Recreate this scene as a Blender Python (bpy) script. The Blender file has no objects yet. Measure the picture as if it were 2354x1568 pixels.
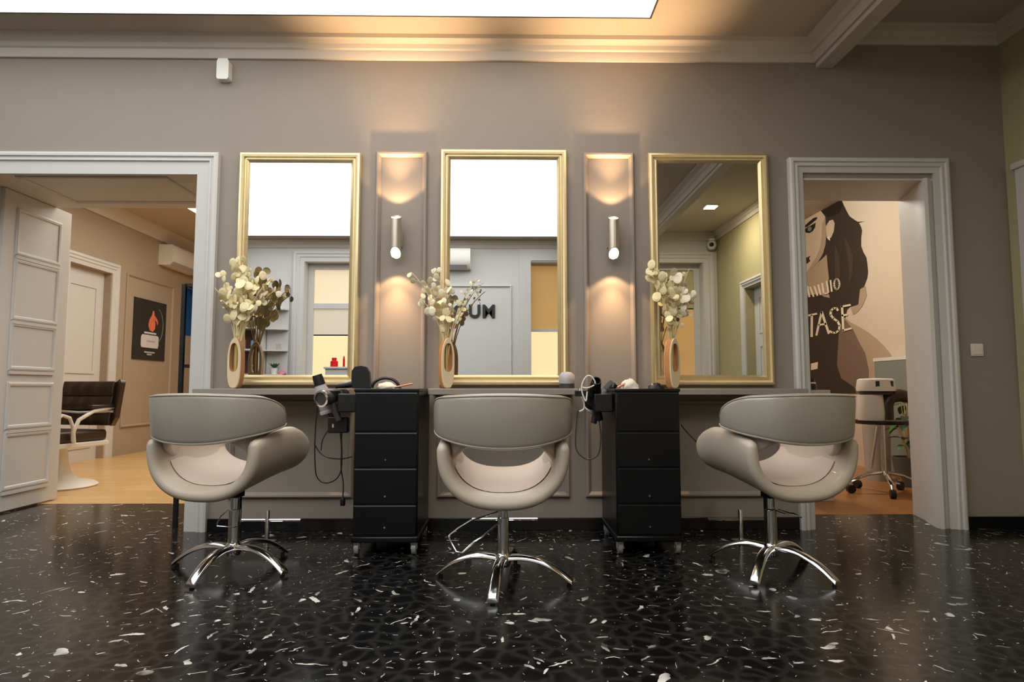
import bpy, bmesh, math, random
from math import sin, cos, pi, sqrt, radians
from mathutils import Vector, Matrix
random.seed(7)
SC = bpy.context.scene
COL = SC.collection

# ------------------------------------------------------------------ camera
F_PX, CAM_D, CAM_H = 1440.0, 3.95, 0.875
PITCH, YAW = radians(4.3), radians(0.8)
cam = bpy.data.cameras.new('camera'); camo = bpy.data.objects.new('camera', cam); COL.objects.link(camo)
cam.sensor_fit = 'HORIZONTAL'; cam.sensor_width = 36.0; cam.lens = 36.0 * F_PX / 2354.0
cam.clip_start = 0.05; cam.clip_end = 60
camo.location = (0, -CAM_D, CAM_H); camo.rotation_euler = (pi / 2 + PITCH, 0, -YAW)
SC.camera = camo
_r = Vector((cos(YAW), -sin(YAW), 0)); _fh = Vector((sin(YAW), cos(YAW), 0))
_fw = _fh * cos(PITCH) + Vector((0, 0, sin(PITCH))); _up = -_fh * sin(PITCH) + Vector((0, 0, cos(PITCH)))
_c = Vector((0, -CAM_D, CAM_H))
def _ray(x, y): return _fw + _r * ((x - 1177) / F_PX) + _up * ((784 - y) / F_PX)
def atY(x, y, Y=0.0): d = _ray(x, y); return _c + d * ((Y + CAM_D) / d.y)      # survey of the photograph: point on a wall Y = const
def atX(x, y, X): d = _ray(x, y); return _c + d * (X / d.x)
def atZ(x, y, Z=0.0): d = _ray(x, y); return _c + d * ((Z - CAM_H) / d.z)

# ------------------------------------------------------------------ world, exposure
SC.view_settings.view_transform = 'Standard'; SC.view_settings.look = 'None'
SC.view_settings.exposure = 0.0; SC.view_settings.gamma = 1.0; SC.view_settings.use_curve_mapping = False
w = bpy.data.worlds.new('world'); SC.world = w; w.use_nodes = True
w.node_tree.nodes['Background'].inputs[0].default_value = (0.9, 0.85, 0.8, 1)
w.node_tree.nodes['Background'].inputs[1].default_value = 0.02
SC.cycles.max_bounces = 10; SC.cycles.diffuse_bounces = 5; SC.cycles.glossy_bounces = 6
SC.cycles.caustics_reflective = False; SC.cycles.sample_clamp_indirect = 6.0

PANEL_E = 2.8        # backlit ceiling panel
SIDE_PANEL_E = 4.2   # ceiling panel of the room behind
SCONCE_W = 16.0
def lamp(name, kind, loc, energy, color, parent=None, **kw):
    l = bpy.data.lights.new(name, kind); l.energy = energy; l.color = color
    for k, v in kw.items(): setattr(l, k, v)
    o = bpy.data.objects.new(name, l); COL.objects.link(o); o.location = loc
    if parent: o.parent = parent
    return o

# ------------------------------------------------------------------ materials
def S(r, g, b):
    f = lambda c: (c / 255 / 12.92) if c / 255 <= 0.04045 else ((c / 255 + 0.055) / 1.055) ** 2.4
    return (f(r), f(g), f(b), 1)
def nd(nt, t, x=0, **kw):
    n = nt.nodes.new(t)
    for k, v in kw.items(): setattr(n, k, v)
    return n
def mat(name, col, rough=0.5, metal=0.0, spec=0.5, coat=0.0, var=0.06, vscale=6.0, bump=0.0, bscale=80.0, trans=0.0, emit=None, estr=0.0, sheen=0.0):
    m = bpy.data.materials.new(name); m.use_nodes = True; nt = m.node_tree
    p = nt.nodes['Principled BSDF']
    tc = nd(nt, 'ShaderNodeTexCoord'); no = nd(nt, 'ShaderNodeTexNoise'); no.inputs['Scale'].default_value = vscale
    no.inputs['Detail'].default_value = 4
    nt.links.new(tc.outputs['Object'], no.inputs['Vector'])
    mx = nd(nt, 'ShaderNodeMix', data_type='RGBA')
    c = Vector(col[:3])
    mx.inputs[6].default_value = (*(c * (1 - var)), 1); mx.inputs[7].default_value = (*(c * (1 + var)), 1)
    nt.links.new(no.outputs['Fac'], mx.inputs[0]); nt.links.new(mx.outputs[2], p.inputs['Base Color'])
    p.inputs['Roughness'].default_value = rough; p.inputs['Metallic'].default_value = metal
    p.inputs['Specular IOR Level'].default_value = spec; p.inputs['Coat Weight'].default_value = coat
    p.inputs['Transmission Weight'].default_value = trans
    if sheen: p.inputs['Sheen Weight'].default_value = sheen
    if emit: p.inputs['Emission Color'].default_value = emit; p.inputs['Emission Strength'].default_value = estr
    if bump:
        n2 = nd(nt, 'ShaderNodeTexNoise'); n2.inputs['Scale'].default_value = bscale; n2.inputs['Detail'].default_value = 5
        b = nd(nt, 'ShaderNodeBump'); b.inputs['Strength'].default_value = bump; b.inputs['Distance'].default_value = 0.01
        nt.links.new(tc.outputs['Object'], n2.inputs['Vector']); nt.links.new(n2.outputs['Fac'], b.inputs['Height'])
        nt.links.new(b.outputs['Normal'], p.inputs['Normal'])
    return m
M = {}
M['wall'] = mat('taupe_wall_paint', S(148, 136, 124), 0.75, var=0.03, bump=0.04, bscale=200)
M['wall_side'] = mat('beige_wall_paint', S(168, 150, 128), 0.75, var=0.03, bump=0.04, bscale=200)
M['wall_back'] = mat('pale_grey_wall_paint', S(206, 204, 198), 0.75, var=0.02)
M['wall_olive'] = mat('pale_olive_wall_paint', S(176, 166, 126), 0.75, var=0.02)
M['peach'] = mat('peach_wall_paint', S(218, 202, 180), 0.75, var=0.02)
M['ceil'] = mat('ceiling_paint', S(190, 178, 163), 0.8, var=0.02)
M['cornice'] = mat('cornice_paint', S(205, 196, 184), 0.65, var=0.02)
M['white'] = mat('white_gloss_paint', S(204, 200, 194), 0.5, var=0.02)
M['gold'] = mat('champagne_gold_leaf', S(222, 202, 156), 0.36, metal=0.72, var=0.08, vscale=20, bump=0.05, bscale=120)
M['mirror'] = mat('mirror_silvering', (0.93, 0.93, 0.92, 1), 0.0, metal=1.0, var=0.0)
M['chrome'] = mat('chrome', (0.72, 0.71, 0.70, 1), 0.12, metal=1.0, var=0.03)
M['black_plastic'] = mat('black_plastic', S(26, 26, 27), 0.35, var=0.1, spec=0.4)
M['black_gloss'] = mat('black_trolley_plastic', S(13, 13, 15), 0.32, var=0.1, spec=0.32)
M['black_metal'] = mat('black_powder_coat', S(18, 18, 18), 0.45, var=0.1)
M['grey_plastic'] = mat('light_grey_plastic', S(178, 172, 172), 0.35, var=0.05)
M['dark_grey'] = mat('dark_grey_plastic', S(58, 57, 55), 0.4, var=0.08)
M['clear'] = mat('clear_caster_plastic', S(190, 190, 190), 0.15, var=0.05, trans=0.5)
M['white_plastic'] = mat('white_plastic', S(232, 228, 218), 0.4, var=0.02)
M['vinyl'] = mat('cream_vinyl', S(192, 178, 160), 0.42, var=0.03, bump=0.06, bscale=160, coat=0.1)
M['vinyl_grey'] = mat('pewter_vinyl', S(172, 163, 150), 0.36, metal=0.2, var=0.05, bump=0.06, bscale=60, coat=0.15)
M['vinyl_in'] = mat('pale_seat_vinyl', S(204, 188, 174), 0.5, var=0.03, bump=0.05, bscale=160)
M['piping'] = mat('light_piping', S(170, 161, 148), 0.4, var=0.03)
M['brown_leather'] = mat('brown_leather', S(58, 42, 30), 0.38, var=0.15, bump=0.1, bscale=60)
M['cream_wood'] = mat('cream_washed_wood', S(218, 196, 160), 0.5, var=0.08, vscale=25)
M['tan_wood'] = mat('tan_wood', S(176, 126, 78), 0.5, var=0.15, vscale=30)
M['brass_tube'] = mat('amber_glass_tube', S(205, 176, 110), 0.15, metal=0.35, var=0.05)
M['pod'] = mat('dried_seed_pod', S(236, 220, 172), 0.6, var=0.12, vscale=40)
M['pod_pale'] = mat('pale_seed_pod', S(240, 228, 196), 0.6, var=0.08, vscale=40)
M['stem'] = mat('dried_stem', S(220, 200, 152), 0.7, var=0.12, vscale=60)
M['blue'] = mat('blue_print', S(52, 122, 190), 0.5, var=0.03)
M['poster_black'] = mat('poster_black', S(44, 42, 40), 0.5, var=0.08)
M['poster_orange'] = mat('poster_orange', S(226, 122, 86), 0.5, var=0.15, vscale=30)
M['poster_white'] = mat('poster_white', S(214, 208, 204), 0.5, var=0.05)
M['poster_green'] = mat('poster_green', S(120, 140, 110), 0.5, var=0.1)
M['hair'] = mat('mural_hair_print', S(56, 46, 36), 0.6, var=0.12, vscale=5)
M['hair_dark'] = mat('mural_dark_print', S(34, 27, 22), 0.6, var=0.15, vscale=5)
M['hair_sheen'] = mat('mural_hair_sheen_print', S(74, 61, 49), 0.6, var=0.12, vscale=5)
M['skin'] = mat('mural_skin_print', S(214, 194, 166), 0.6, var=0.08, vscale=3)
M['skin_mid'] = mat('mural_skin_mid_print', S(182, 160, 134), 0.6, var=0.08, vscale=3)
M['skin_shade'] = mat('mural_arm_print', S(124, 104, 88), 0.6, var=0.08, vscale=3)
M['letter'] = mat('cream_lettering', S(250, 236, 206), 0.5, var=0.02)
M['letter_black'] = mat('black_lettering', S(14, 14, 14), 0.4, var=0.05)
M['grey_board'] = mat('grey_green_board', S(132, 138, 130), 0.4, var=0.06)
M['leaf'] = mat('green_leaf', S(56, 104, 30), 0.45, var=0.25, vscale=12)
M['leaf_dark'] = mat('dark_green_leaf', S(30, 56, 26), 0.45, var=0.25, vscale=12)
M['terracotta'] = mat('planter_grey', S(92, 92, 88), 0.6, var=0.05)
M['bin'] = mat('brushed_bin_metal', S(176, 172, 168), 0.4, metal=0.0, var=0.04)
M['red'] = mat('red_bottle_plastic', S(206, 24, 30), 0.3, var=0.06)
M['pink'] = mat('pink_plastic', S(206, 120, 140), 0.4, var=0.06)
M['paleblue'] = mat('pale_blue_plastic', S(150, 180, 205), 0.4, var=0.06)
M['tissue'] = mat('tissue_paper', S(236, 222, 206), 0.8, var=0.04)
M['peach_cloth'] = mat('peach_comb_plastic', S(214, 150, 112), 0.5, var=0.06)
M['brown_shelf'] = mat('brown_shelf_back', S(120, 84, 56), 0.6, var=0.1)
M['switch'] = mat('cream_switch_plastic', S(226, 214, 196), 0.4, var=0.01)
M['skylight'] = mat('backlit_stretch_panel', (0.9, 0.9, 0.9, 1), 0.5, var=0.0, emit=(0.93, 0.97, 1.0, 1), estr=PANEL_E)
M['skylight_side'] = mat('backlit_panel_side_room', (0.9, 0.9, 0.9, 1), 0.5, var=0.0, emit=(1.0, 0.95, 0.86, 1), estr=SIDE_PANEL_E)
M['bulb'] = mat('warm_lamp_glass', (1, 0.95, 0.85, 1), 0.4, var=0.0, emit=(1.0, 0.84, 0.52, 1), estr=6.0)
M['downlight'] = mat('downlight_glass', (1, 1, 1, 1), 0.4, var=0.0, emit=(1.0, 0.94, 0.8, 1), estr=10.0)
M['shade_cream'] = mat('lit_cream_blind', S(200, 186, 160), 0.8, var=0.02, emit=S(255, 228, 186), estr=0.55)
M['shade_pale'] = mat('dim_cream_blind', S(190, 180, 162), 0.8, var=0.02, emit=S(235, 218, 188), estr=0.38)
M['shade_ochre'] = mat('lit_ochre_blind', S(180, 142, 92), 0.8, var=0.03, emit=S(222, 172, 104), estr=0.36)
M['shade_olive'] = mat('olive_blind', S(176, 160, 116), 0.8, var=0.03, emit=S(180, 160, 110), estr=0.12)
M['pane_bright'] = mat('bright_window_pane', S(120, 112, 90), 0.4, var=0.02, emit=S(255, 232, 176), estr=0.95)
M['screen'] = mat('frosted_panel', S(200, 200, 196), 0.3, var=0.05)

def wood_floor(name, c1, c2, along='X', pw=0.14, rough=0.3):
    m = bpy.data.materials.new(name); m.use_nodes = True; nt = m.node_tree; p = nt.nodes['Principled BSDF']
    tc = nd(nt, 'ShaderNodeTexCoord'); mp = nd(nt, 'ShaderNodeMapping')
    if along == 'Y': mp.inputs['Rotation'].default_value = (0, 0, pi / 2)
    nt.links.new(tc.outputs['Object'], mp.inputs['Vector'])
    br = nd(nt, 'ShaderNodeTexBrick'); br.inputs['Scale'].default_value = 1.0
    br.inputs['Brick Width'].default_value = 1.1; br.inputs['Row Height'].default_value = pw; br.inputs['Mortar Size'].default_value = 0.0015
    br.inputs['Color1'].default_value = c1; br.inputs['Color2'].default_value = c2
    br.inputs['Mortar'].default_value = (c1[0] * .45, c1[1] * .4, c1[2] * .35, 1)
    nt.links.new(mp.outputs['Vector'], br.inputs['Vector'])
    ns = nd(nt, 'ShaderNodeTexNoise'); ns.inputs['Scale'].default_value = 3.0; ns.inputs['Detail'].default_value = 8
    mp2 = nd(nt, 'ShaderNodeMapping'); mp2.inputs['Scale'].default_value = (0.7, 14, 1)
    nt.links.new(mp.outputs['Vector'], mp2.inputs['Vector']); nt.links.new(mp2.outputs['Vector'], ns.inputs['Vector'])
    mx = nd(nt, 'ShaderNodeMix', data_type='RGBA', blend_type='MULTIPLY'); mx.inputs[0].default_value = 0.45
    rp = nd(nt, 'ShaderNodeValToRGB'); rp.color_ramp.elements[0].position = 0.3; rp.color_ramp.elements[0].color = (0.55, 0.5, 0.42, 1)
    rp.color_ramp.elements[1].position = 0.65
    nt.links.new(ns.outputs['Fac'], rp.inputs[0]); nt.links.new(br.outputs['Color'], mx.inputs[6]); nt.links.new(rp.outputs[0], mx.inputs[7])
    nt.links.new(mx.outputs[2], p.inputs['Base Color']); p.inputs['Roughness'].default_value = rough
    return m
M['oak'] = wood_floor('pale_oak_boards', S(226, 186, 128), S(214, 172, 112), 'X')
M['oak_dark'] = wood_floor('honey_oak_boards', S(186, 128, 72), S(174, 116, 62), 'X')

def terrazzo():
    m = bpy.data.materials.new('black_terrazzo_with_white_chips'); m.use_nodes = True; nt = m.node_tree; p = nt.nodes['Principled BSDF']
    L = nt.links.new
    def math_(op, a, b=None, clamp=False):
        n = nd(nt, 'ShaderNodeMath', operation=op, use_clamp=clamp)
        for i, v in enumerate((a, b)):
            if v is None: continue
            if isinstance(v, (int, float)): n.inputs[i].default_value = v
            else: L(v, n.inputs[i])
        return n.outputs[0]
    tc = nd(nt, 'ShaderNodeTexCoord')
    wn = nd(nt, 'ShaderNodeTexNoise'); wn.inputs['Scale'].default_value = 16; wn.inputs['Detail'].default_value = 3
    L(tc.outputs['Object'], wn.inputs['Vector'])
    vs = nd(nt, 'ShaderNodeVectorMath', operation='SUBTRACT'); L(wn.outputs['Color'], vs.inputs[0]); vs.inputs[1].default_value = (.5, .5, .5)
    vm = nd(nt, 'ShaderNodeVectorMath', operation='MULTIPLY_ADD'); L(vs.outputs[0], vm.inputs[0]); vm.inputs[1].default_value = (.055, .055, 0); L(tc.outputs['Object'], vm.inputs[2])
    def chips(scale, elong, density, size, off):
        mp = nd(nt, 'ShaderNodeMapping'); mp.inputs['Scale'].default_value = (scale, scale, scale); mp.inputs['Location'].default_value = (off, off * 1.7, 0)
        L(vm.outputs[0], mp.inputs['Vector'])
        vo = nd(nt, 'ShaderNodeTexVoronoi', voronoi_dimensions='2D', feature='F1'); vo.inputs['Scale'].default_value = 1.0; vo.inputs['Randomness'].default_value = 0.9
        L(mp.outputs[0], vo.inputs['Vector'])
        d = nd(nt, 'ShaderNodeVectorMath', operation='SUBTRACT'); L(mp.outputs[0], d.inputs[0]); L(vo.outputs['Position'], d.inputs[1])
        fl = nd(nt, 'ShaderNodeVectorMath', operation='MULTIPLY'); L(d.outputs[0], fl.inputs[0]); fl.inputs[1].default_value = (1, 1, 0)
        sp = nd(nt, 'ShaderNodeSeparateColor'); L(vo.outputs['Color'], sp.inputs[0])
        ro = nd(nt, 'ShaderNodeVectorRotate', rotation_type='Z_AXIS'); L(fl.outputs[0], ro.inputs['Vector']); L(math_('MULTIPLY', sp.outputs[0], 6.283), ro.inputs['Angle'])
        # per-chip slenderness
        el = math_('ADD', math_('MULTIPLY', sp.outputs[2], elong), 1.2)
        cx = nd(nt, 'ShaderNodeCombineXYZ'); cx.inputs[0].default_value = 1; L(el, cx.inputs[1]); cx.inputs[2].default_value = 0
        sc = nd(nt, 'ShaderNodeVectorMath', operation='MULTIPLY'); L(ro.outputs[0], sc.inputs[0]); L(cx.outputs[0], sc.inputs[1])
        ln = nd(nt, 'ShaderNodeVectorMath', operation='LENGTH'); L(sc.outputs[0], ln.inputs[0])
        g = math_('DIVIDE', math_('SUBTRACT', sp.outputs[1], 1 - density), density)
        sz = math_('MULTIPLY', math_('MAXIMUM', g, 0.0), size)
        return math_('MULTIPLY', math_('SUBTRACT', sz, ln.outputs['Value']), 40.0 / max(1, scale / 8), clamp=True)
    a = chips(5.0, 3.0, 0.28, 0.13, 3.1)
    b = chips(12.0, 14.0, 0.55, 0.36, 7.7)
    c = chips(30.0, 4.0, 0.38, 0.26, 1.3)
    e = chips(8.0, 22.0, 0.42, 0.42, 12.9)
    big = chips(2.6, 1.6, 0.28, 0.085, 5.5)
    mk = math_('MAXIMUM', math_('MAXIMUM', math_('MAXIMUM', a, b), math_('MAXIMUM', c, e)), big)
    # brightness variation of the chips
    cn = nd(nt, 'ShaderNodeTexNoise'); cn.inputs['Scale'].default_value = 9; L(tc.outputs['Object'], cn.inputs['Vector'])
    cr = nd(nt, 'ShaderNodeValToRGB'); cr.color_ramp.elements[0].position = .36; cr.color_ramp.elements[0].color = S(70, 67, 62)
    cr.color_ramp.elements[1].position = .6; cr.color_ramp.elements[1].color = S(224, 218, 208); L(cn.outputs['Fac'], cr.inputs[0])
    ve = nd(nt, 'ShaderNodeTexVoronoi', voronoi_dimensions='2D', feature='DISTANCE_TO_EDGE'); ve.inputs['Scale'].default_value = 13; L(vm.outputs[0], ve.inputs['Vector'])
    br = nd(nt, 'ShaderNodeValToRGB'); br.color_ramp.elements[0].position = 0.0; br.color_ramp.elements[0].color = S(40, 38, 36)
    br.color_ramp.elements[1].position = 0.22; br.color_ramp.elements[1].color = S(9, 9, 9); L(ve.outputs['Distance'], br.inputs[0])
    mx = nd(nt, 'ShaderNodeMix', data_type='RGBA'); L(mk, mx.inputs[0]); L(br.outputs[0], mx.inputs[6]); L(cr.outputs[0], mx.inputs[7])
    L(mx.outputs[2], p.inputs['Base Color'])
    p.inputs['Roughness'].default_value = 0.17; p.inputs['Specular IOR Level'].default_value = 0.36
    return m
M['terrazzo'] = terrazzo()
M['skirting'] = mat('black_terrazzo_skirting', S(18, 17, 17), 0.2, var=0.3, vscale=30)

# ------------------------------------------------------------------ mesh helpers
class B:
    def __init__(s): s.v = []; s.f = []; s.m = []
    def add(s, vs, fs, mi=0):
        o = len(s.v); s.v += [tuple(p) for p in vs]; s.f += [tuple(i + o for i in f) for f in fs]; s.m += [mi] * len(fs); return s
    def box(s, x0, x1, y0, y1, z0, z1, mi=0):
        v = [(x, y, z) for x in (x0, x1) for y in (y0, y1) for z in (z0, z1)]
        return s.add(v, [(0, 1, 3, 2), (4, 6, 7, 5), (0, 4, 5, 1), (2, 3, 7, 6), (0, 2, 6, 4), (1, 5, 7, 3)], mi)
    def grid(s, rows, closed_u=False, closed_v=False, mi=0, cap=False):
        n, k = len(rows), len(rows[0]); vs = [p for r in rows for p in r]; fs = []
        for i in range(n if closed_v else n - 1):
            for j in range(k if closed_u else k - 1):
                a = i * k + j; b_ = i * k + (j + 1) % k; c = ((i + 1) % n) * k + (j + 1) % k; d = ((i + 1) % n) * k + j
                fs.append((a, b_, c, d))
        if cap and closed_u and not closed_v:
            fs.append(tuple(reversed(range(k)))); fs.append(tuple((n - 1) * k + j for j in range(k)))
        return s.add(vs, fs, mi)
    def lathe(s, prof, c=(0, 0, 0), n=24, mi=0, cap=True):
        rows = [[(c[0] + r * cos(2 * pi * j / n), c[1] + r * sin(2 * pi * j / n), c[2] + z) for j in range(n)] for r, z in prof]
        return s.grid(rows, closed_u=True, cap=cap, mi=mi)
    def tube(s, pts, r, n=8, closed=False, mi=0, flat=1.0):
        pts = [Vector(p) for p in pts]; rows = []; N = len(pts); up = None
        rr = r if isinstance(r, (list, tuple)) else [r] * N
        for i, p in enumerate(pts):
            if closed: t = pts[(i + 1) % N] - pts[i - 1]
            else: t = pts[min(i + 1, N - 1)] - pts[max(i - 1, 0)]
            if t.length < 1e-9: t = Vector((0, 0, 1))
            t.normalize()
            if up is None: up = Vector((0, 0, 1)) if abs(t.z) < .9 else Vector((1, 0, 0))
            a = up - t * up.dot(t)
            if a.length < 1e-6: a = Vector((1, 0, 0)) - t * t.x
            a.normalize(); up = a; b_ = t.cross(a)
            rows.append([p + (a * cos(2 * pi * j / n) * flat + b_ * sin(2 * pi * j / n)) * rr[i] for j in range(n)])
        return s.grid(rows, closed_u=True, closed_v=closed, cap=not closed, mi=mi)
    def prism(s, poly, fn, h0, h1, mi=0, side=None):        # poly in (a,b); fn(a,b,h) -> point
        n = len(poly); v = [fn(a, b, h0) for a, b in poly] + [fn(a, b, h1) for a, b in poly]
        s.add(v, [tuple(reversed(range(n))), tuple(range(n, 2 * n))], mi)
        return s.add(v, [(i, (i + 1) % n, n + (i + 1) % n, n + i) for i in range(n)], mi if side is None else side)
    def frame(s, a0, a1, b0, b1, prof, fn, open_bottom=False, mi=0):   # prof: (inset from the outer edge, height)
        rows = []
        for d, h in prof:
            bb = b0 if open_bottom else b0 + d
            rows.append([fn(a0 + d, bb, h), fn(a0 + d, b1 - d, h), fn(a1 - d, b1 - d, h), fn(a1 - d, bb, h)])
        rows2 = [list(c) for c in zip(*rows)]
        if open_bottom: return s.grid(rows2, closed_u=True, closed_v=False, mi=mi, cap=True)
        return s.grid(rows2, closed_u=True, closed_v=True, mi=mi)
    def xf(s, mtx):
        s.v = [tuple(mtx @ Vector(p)) for p in s.v]; return s
def obj(name, b, material, parent=None, smooth=35, bevel=0.0, seg=2, sub=0):
    me = bpy.data.meshes.new(name); me.from_pydata(b.v, [], b.f)
    ms = material if isinstance(material, (list, tuple)) else [material]
    for m in ms: me.materials.append(m)
    if len(ms) > 1: me.polygons.foreach_set('material_index', b.m)
    bm = bmesh.new(); bm.from_mesh(me); bmesh.ops.recalc_face_normals(bm, faces=bm.faces); bm.to_mesh(me); bm.free()
    if smooth: me.shade_smooth(); me.set_sharp_from_angle(angle=radians(smooth))
    me.update()
    o = bpy.data.objects.new(name, me); COL.objects.link(o)
    if parent: o.parent = parent
    if bevel:
        md = o.modifiers.new('edge', 'BEVEL'); md.width = bevel; md.segments = seg; md.limit_method = 'ANGLE'; md.angle_limit = radians(40); md.harden_normals = False
    if sub:
        md = o.modifiers.new('smooth', 'SUBSURF'); md.levels = sub; md.render_levels = sub
    return o
def thing(name, label, cat, loc=(0, 0, 0), rz=0.0, group=None):
    o = bpy.data.objects.new(name, None); COL.objects.link(o); o.empty_display_size = 0.1
    o.location = loc; o.rotation_euler = (0, 0, rz); o['label'] = label; o['category'] = cat
    if group: o['group'] = group
    return o
def tag(o, label, cat, group=None):
    o['label'] = label; o['category'] = cat
    if group: o['group'] = group
    return o
def struct(name, b, m, parent=None, **kw):
    o = obj(name, b, m, parent, **kw)
    if not parent: o['kind'] = 'structure'
    return o
def sroot(name, loc=(0, 0, 0)):
    o = bpy.data.objects.new(name, None); COL.objects.link(o); o.location = loc; o['kind'] = 'structure'; return o
def dup(root, label, loc=None, rz=None):
    r = root.copy(); COL.objects.link(r); r['label'] = label
    if loc is not None: r.location = loc
    if rz is not None: r.rotation_euler = (0, 0, rz)
    for ch in list(root.children):
        c = ch.copy(); COL.objects.link(c); c.parent = r
        for g in list(ch.children):
            d = g.copy(); COL.objects.link(d); d.parent = c
    return r
fY = lambda Y: (lambda a, b, h: (a, Y - h, b))      # wall facing the camera
fYb = lambda Y: (lambda a, b, h: (a, Y + h, b))     # wall facing away from the camera
fX = lambda X: (lambda a, b, h: (X + h, a, b))      # wall facing +X
fXb = lambda X: (lambda a, b, h: (X - h, a, b))     # wall facing -X

# ------------------------------------------------------------------ the salon's shell
XL, XR, YB = -4.7, 3.28, -5.55
ZC, ZR = 3.13, 3.24           # ceilings: salon, bay by the right wall
LO0, LO1, LOZ = -3.56, -1.905, 2.30     # left opening
RO0, RO1, ROZ = 1.935, 2.755, 2.235      # right opening
TL, TR = 0.93, 0.45           # wall thickness there
struct('floor', B().box(XL - .1, XR + .1, YB - .1, TR, -.1, 0).box(LO0 - .05, LO1 + .05, TR, TL, -.1, 0), M['terrazzo'], smooth=0)
b = B()
b.box(XL - .1, LO0, 0, TL, 0, 3.5).box(LO0, LO1, 0, TL, LOZ, 3.5).box(LO1, -1.0, 0, TL, 0, 3.5).box(-1.0, RO0, 0, TR, 0, 3.5)
b.box(RO0, RO1 + .12, 0, TR, ROZ, 3.5).box(RO1 + .12, XR + .1, 0, TR, 0, 3.5)
struct('wall_front', b, M['wall'], smooth=0)
struct('wall_left', B().box(XL - .1, XL, YB, 0, 0, 3.5), M['wall'], smooth=0)
b = B()
# right wall with a doorway near the back
DW0, DW1 = -4.45, -3.55
b.box(XR, XR + .25, YB, DW0, 0, 3.5).box(XR, XR + .25, DW1, 0, 0, 3.5).box(XR, XR + .25, DW0, DW1, 2.22, 3.5)
struct('wall_right', b, M['wall_olive'], smooth=0)
WIN = [(-3.02, -2.05, 2.80), (0.42, 1.30, 2.80), (2.12, 3.06, 2.80)]      # tall windows of the back wall
b = B(); xs = [XL] + [v for w_ in WIN for v in w_[:2]] + [XR]
for i in range(0, len(xs), 2): b.box(xs[i], xs[i + 1], YB - .45, YB, 0, 3.5)
for x0, x1, zt in WIN: b.box(x0, x1, YB - .45, YB, zt, 3.5).box(x0, x1, YB - .45, YB, 0, .95)
struct('wall_back', b, M['wall_back'], smooth=0)
BX0, BX1 = 2.055, 2.165       # beam
struct('ceiling', B().box(XL, BX0, YB, 0, ZC, ZC + .3).box(BX1, XR, YB, 0, ZR, ZR + .2), M['ceil'], smooth=0)
struct('beam', B().box(BX0, BX1, YB, 0, 2.975, 3.4), M['cornice'], smooth=0, bevel=.004)
# cornices: profile (out from wall, z)
def cornice(name, pts_fn, top, m=M['cornice'], s=1.0):
    prof = [(0, -.125), (.018, -.125), (.03, -.105), (.036, -.075), (.05, -.068), (.062, -.045), (.085, -.028), (.098, -.024), (.105, 0), (0, 0)]
    rows = []
    for pf in pts_fn: rows.append([pf(d * s, top + z * s) for d, z in prof])
    struct(name, B().grid(rows, closed_u=True, cap=True), m, smooth=25)
cornice('trim_1', [lambda d, z: (XL, -d, z), lambda d, z: (BX0 - d, -d, z), lambda d, z: (BX0 - d, YB + d, z), lambda d, z: (XL + d, YB + d, z), lambda d, z: (XL + d, -d, z)], ZC)
cornice('trim_2', [lambda d, z: (BX1, -d, z), lambda d, z: (XR - d, -d, z), lambda d, z: (XR - d, YB + d, z), lambda d, z: (BX1, YB + d, z)], ZR, s=.85)
# black skirting
b = B().box(LO1 + .09, RO0 - .09, -.014, 0, 0, .075).box(RO1 + .13, XR, -.014, 0, 0, .075)
struct('baseboard_front', b, M['skirting'], smooth=0, bevel=.002)
struct('baseboard_right', B().box(XR - .014, XR, DW1 + .1, 0, 0, .075).box(XR - .014, XR, YB, DW0 - .1, 0, .075), M['skirting'], smooth=0)
struct('baseboard_back', B().box(XL, XR, YB, YB + .014, 0, .075), M['skirting'], smooth=0)

# backlit panel in the ceiling
sk = thing('ceiling_light_panel', 'large backlit white panel filling the salon ceiling', 'ceiling light', (-1.75, -2.75, ZC))
SX0, SX1, SY0, SY1 = -4.05, .885, -5.2, -.325
b = B().box(SX0 + 1.75, SX1 + 1.75, SY0 + 2.75, SY1 + 2.75, -.016, -.004); obj('diffuser', b, M['skylight'], sk, smooth=0)
b = B().frame(SX0 + 1.75 - .012, SX1 + 1.75 + .012, SY0 + 2.75 - .012, SY1 + 2.75 + .012, [(0, -.001), (0, .017), (.012, .017), (.012, -.001)], lambda a, c, h: (a, c, -h)); obj('rim', b, M['dark_grey'], sk, smooth=0)

# casings and linings of the two openings
CAS = [(0, 0), (0, .035), (.012, .042), (.026, .042), (.032, .030), (.040, .030), (.046, .036), (.054, .036), (.060, .024), (.094, .018), (.094, 0)]
def casing(name, x0, x1, z1, wid, fn=None, prof=CAS, m=M['white']):
    k = wid / .094
    return struct(name, B().frame(x0 - wid, x1 + wid, 0, z1 + wid, [(d * k, h) for d, h in prof], fn or fY(0), open_bottom=True), m, smooth=25)
d1 = sroot('door_1', (LO1, 0, 0)); d1.location = (0, 0, 0)
b = B().frame(LO0 - .07, LO1 + .09, 0, 2.373, [(d * (1.45 if 0 else 1.0), h) for d, h in CAS[:-2]] + [(.138, .018), (.138, 0)], fY(0), open_bottom=True)
obj('casing', b, M['white'], d1, smooth=25)
b = B().box(LO0, LO0 + .03, .0, TL, 0, LOZ).box(LO1 - .012, LO1, 0, TL, 0, LOZ).box(LO0, LO1, 0, TL, LOZ - .012, LOZ)
obj('lining', b, M['white'], d1, smooth=0)
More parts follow.
